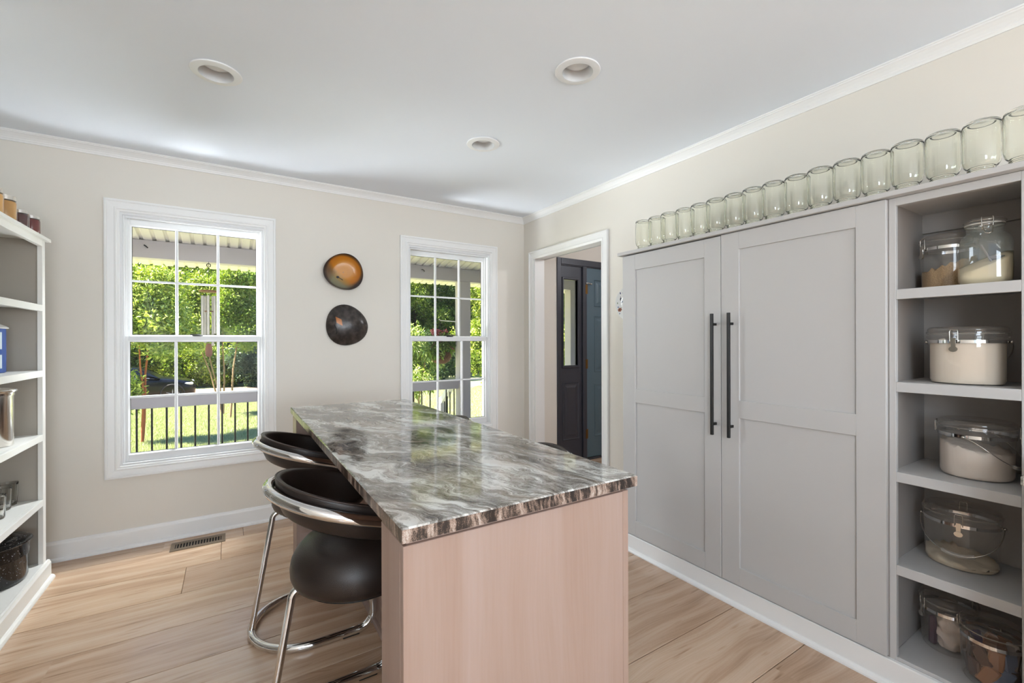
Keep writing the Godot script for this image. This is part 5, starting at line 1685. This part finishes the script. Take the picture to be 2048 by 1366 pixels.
func bush(called: String, label: String, cat: String, at: Vector3, crowns: Array, count: int, mesh: Mesh, cols: Array, s: int, tips: Array, r: float, bark: Material, group := "") -> void:
	var t := thing(called, label, cat, at, 0.0, group)
	stems(t, Vector3(0, -0.02, 0), tips, r, bark)
	foliage("foliage", t, crowns, count, mesh, M.leaf, cols, s, 0.7, 1.3, 9)

func plants() -> void:
	var small := leaf_mesh(0.22, 0.10, 0.05, 18, 3)
	var mid := leaf_mesh(0.34, 0.15, 0.085, 20, 4)
	var big := leaf_mesh(0.55, 0.26, 0.15, 22, 8)
	var fern := leaf_mesh(0.14, 0.13, 0.035, 12, 9)
	var bright := [Color(0.22, 0.34, 0.04), Color(0.72, 0.78, 0.20)]
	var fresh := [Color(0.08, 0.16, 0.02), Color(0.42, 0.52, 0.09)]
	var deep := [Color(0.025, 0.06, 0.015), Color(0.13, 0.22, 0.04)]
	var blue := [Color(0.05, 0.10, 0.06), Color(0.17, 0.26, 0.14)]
	# crape myrtles on the lawn, before the drive
	bush("crape_myrtle", "crape myrtle with a reddish trunk before the car's door", "tree", Vector3(-4.25, GROUND, -10.6), [[Vector3(0.1, 3.3, 0), Vector3(0.9, 0.8, 0.9)], [Vector3(0.5, 2.9, 0.3), Vector3(0.7, 0.7, 0.7)], [Vector3(-0.5, 2.9, 0), Vector3(0.8, 0.8, 0.8)], [Vector3(0.1, 4.0, 0), Vector3(0.7, 0.6, 0.7)], [Vector3(-0.25, 1.3, 0.1), Vector3(0.25, 0.55, 0.25)]], 1500, small, bright, 101, [Vector3(0.22, 3.5, 0), Vector3(0.0, 2.9, 0.3)], 0.034, M.red_bark, "crape myrtles on the lawn")
	bush("crape_myrtle", "crape myrtle of pale spreading stems behind the wind chime", "tree", Vector3(-2.62, GROUND, -14.6), [[Vector3(-0.5, 3.6, 0), Vector3(0.9, 0.9, 0.9)], [Vector3(0.5, 3.3, 0), Vector3(0.8, 0.8, 0.8)], [Vector3(0.0, 4.3, 0), Vector3(0.9, 0.6, 0.9)], [Vector3(-0.9, 2.9, 0.2), Vector3(0.6, 0.6, 0.6)]], 1500, small, bright, 102, [Vector3(-0.55, 3.2, 0), Vector3(-0.25, 3.4, 0.1), Vector3(0.0, 3.4, -0.1), Vector3(-0.8, 2.9, 0)], 0.032, M.bark, "crape myrtles on the lawn")
	bush("crape_myrtle", "slender single-stemmed sapling right of the wind chime", "tree", Vector3(-2.42, GROUND, -13.6), [[Vector3(0.3, 3.5, 0), Vector3(0.8, 1.0, 0.8)], [Vector3(0.7, 2.8, 0.1), Vector3(0.6, 0.6, 0.6)], [Vector3(0.1, 4.4, 0), Vector3(0.7, 0.6, 0.7)]], 1100, small, [Color(0.16, 0.28, 0.03), Color(0.48, 0.56, 0.12)], 103, [Vector3(0.28, 3.4, 0)], 0.036, M.bark, "crape myrtles on the lawn")
	bush("crape_myrtle", "feathery bright sprays low in the left of the second window", "shrub", Vector3(1.55, GROUND, -7.2), [[Vector3(-0.2, 2.5, 0), Vector3(0.4, 0.5, 0.4)], [Vector3(0.25, 2.2, 0.1), Vector3(0.45, 0.4, 0.4)], [Vector3(-0.1, 1.7, 0), Vector3(0.6, 0.5, 0.5)]], 420, fern, [Color(0.20, 0.32, 0.05), Color(0.62, 0.68, 0.24)], 104, [Vector3(-0.2, 2.4, 0), Vector3(0.2, 2.1, 0.1)], 0.03, M.bark, "crape myrtles on the lawn")
	bush("tall_shrub", "bright tall shrub right of the porch post at the lawn's edge", "shrub", Vector3(9.7, GROUND, -18.5), [[Vector3(0, 1.8, 0), Vector3(1.5, 1.6, 1.3)], [Vector3(0.4, 3.9, 0), Vector3(1.3, 1.5, 1.2)], [Vector3(-0.3, 5.6, 0), Vector3(1.0, 1.2, 1.0)]], 1700, mid, bright, 105, [Vector3(0.1, 5.0, 0), Vector3(0.5, 3.6, 0)], 0.07, M.bark)
	bush("yellow_shrub", "low yellow-green shrub at the lawn's edge under the tall bright one", "shrub", Vector3(9.0, GROUND, -16.6), [[Vector3(0.2, 0.6, 0), Vector3(0.7, 0.6, 0.6)]], 240, small, [Color(0.40, 0.48, 0.04), Color(0.75, 0.75, 0.14)], 106, [Vector3(0.1, 0.7, 0), Vector3(0.3, 0.6, 0)], 0.02, M.bark)
	# shrubs at the wood's edge
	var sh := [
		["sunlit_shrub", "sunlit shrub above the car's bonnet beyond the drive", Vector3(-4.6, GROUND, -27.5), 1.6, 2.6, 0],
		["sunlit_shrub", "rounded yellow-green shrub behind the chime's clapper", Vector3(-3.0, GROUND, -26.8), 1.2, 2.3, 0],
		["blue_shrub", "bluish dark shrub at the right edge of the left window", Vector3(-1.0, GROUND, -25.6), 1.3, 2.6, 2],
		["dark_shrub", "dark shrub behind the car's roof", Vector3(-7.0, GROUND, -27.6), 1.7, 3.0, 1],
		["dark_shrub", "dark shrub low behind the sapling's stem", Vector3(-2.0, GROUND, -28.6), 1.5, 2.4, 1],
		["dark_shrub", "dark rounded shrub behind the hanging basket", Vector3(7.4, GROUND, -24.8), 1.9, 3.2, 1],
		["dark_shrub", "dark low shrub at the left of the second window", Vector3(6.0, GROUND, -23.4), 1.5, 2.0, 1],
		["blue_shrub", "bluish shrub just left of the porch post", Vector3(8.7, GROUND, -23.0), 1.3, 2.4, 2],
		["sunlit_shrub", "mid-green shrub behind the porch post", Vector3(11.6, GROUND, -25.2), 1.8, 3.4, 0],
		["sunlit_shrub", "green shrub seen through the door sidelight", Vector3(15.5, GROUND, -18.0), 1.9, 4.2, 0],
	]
	var k := 0
	for e in sh:
		var rr: float = e[3]
		var hh: float = e[4]
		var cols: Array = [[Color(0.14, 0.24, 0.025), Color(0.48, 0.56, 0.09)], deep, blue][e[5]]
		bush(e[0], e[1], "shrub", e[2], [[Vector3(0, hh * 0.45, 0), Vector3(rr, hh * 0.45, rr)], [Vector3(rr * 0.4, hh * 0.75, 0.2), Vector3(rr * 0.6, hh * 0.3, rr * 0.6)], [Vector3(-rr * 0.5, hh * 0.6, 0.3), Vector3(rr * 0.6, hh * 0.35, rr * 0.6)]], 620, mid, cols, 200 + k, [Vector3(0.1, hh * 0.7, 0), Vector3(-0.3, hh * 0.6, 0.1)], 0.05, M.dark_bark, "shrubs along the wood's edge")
		k += 1
	# woodland trees beyond the drive and lawn
	var tr := [
		[-14.0, -33, 1], [-10.6, -31.0, 0], [-7.4, -31.5, 1], [-5.3, -33.5, 0], [-3.2, -31.0, 0], [-1.2, -33.0, 1], [1.6, -31.5, 0],
		[5.2, -29.0, 1], [7.6, -31.0, 1], [9.6, -29.5, 0], [12.2, -30.5, 1], [15.4, -28.5, 0], [19.0, -27.5, 1], [22.0, -28.0, 0]]
	var where := ["far left, beyond the view of the bookcase", "behind the left of the car", "behind the car's roof", "above the car's bonnet", "behind the wind chime tubes", "behind the sapling at the left window's right edge", "hidden by the wall between the windows", "at the left of the second window", "above the hanging basket", "behind the porch post", "right of the porch post", "between the second window and the sidelight", "in the door sidelight", "right of the door sidelight view"]
	for i in tr.size():
		var e: Array = tr[i]
		var hgt := 9.0 + 1.8 * sin(i * 2.1)
		var cols: Array = fresh if e[2] == 0 else [Color(0.03, 0.075, 0.015), Color(0.20, 0.30, 0.05)]
		var w := 2.1
		var cr := [[Vector3(0, hgt * 0.62, 0), Vector3(w, hgt * 0.32, w)], [Vector3(w * 0.7, hgt * 0.5, 0.6), Vector3(w * 0.7, 1.6, w * 0.7)], [Vector3(-w * 0.7, hgt * 0.45, 0.5), Vector3(w * 0.7, 1.7, w * 0.7)], [Vector3(0.2, hgt * 0.8, 0.7), Vector3(w * 0.7, 1.6, w * 0.7)], [Vector3(-0.2, hgt * 0.33, 0.9), Vector3(w * 0.7, 1.3, w * 0.6)]]
		bush("woodland_tree", "%s woodland tree %s" % ["leafy mid-green" if e[2] == 0 else "dark green", where[i]], "tree", Vector3(e[0], GROUND, e[1]), cr, 1500, mid, cols, 300 + i, [Vector3(0.1, hgt * 0.8, 0)], 0.16, M.dark_bark, "trees at the edge of the wood")
	# the wood behind them
	var bl := []
	var q := RandomNumberGenerator.new()
	q.seed = 4
	for i in 130:
		bl.append([Vector3(-30.0 + i * 0.62, q.randf_range(0.5, 11.0), q.randf_range(-46.0, -37.0)), Vector3(2.8, 2.4, 2.2)])
	for i in 100:
		bl.append([Vector3(-30.0 + i * 0.8, q.randf_range(-0.6, 2.5), q.randf_range(-40.0, -35.0)), Vector3(2.4, 1.8, 1.8)])
	var o := foliage("woodland", null, bl, 30000, big, M.leaf, deep, 77)
	tag(o, "dense dark woodland far behind the nearer trees", "woodland", "", "stuff")
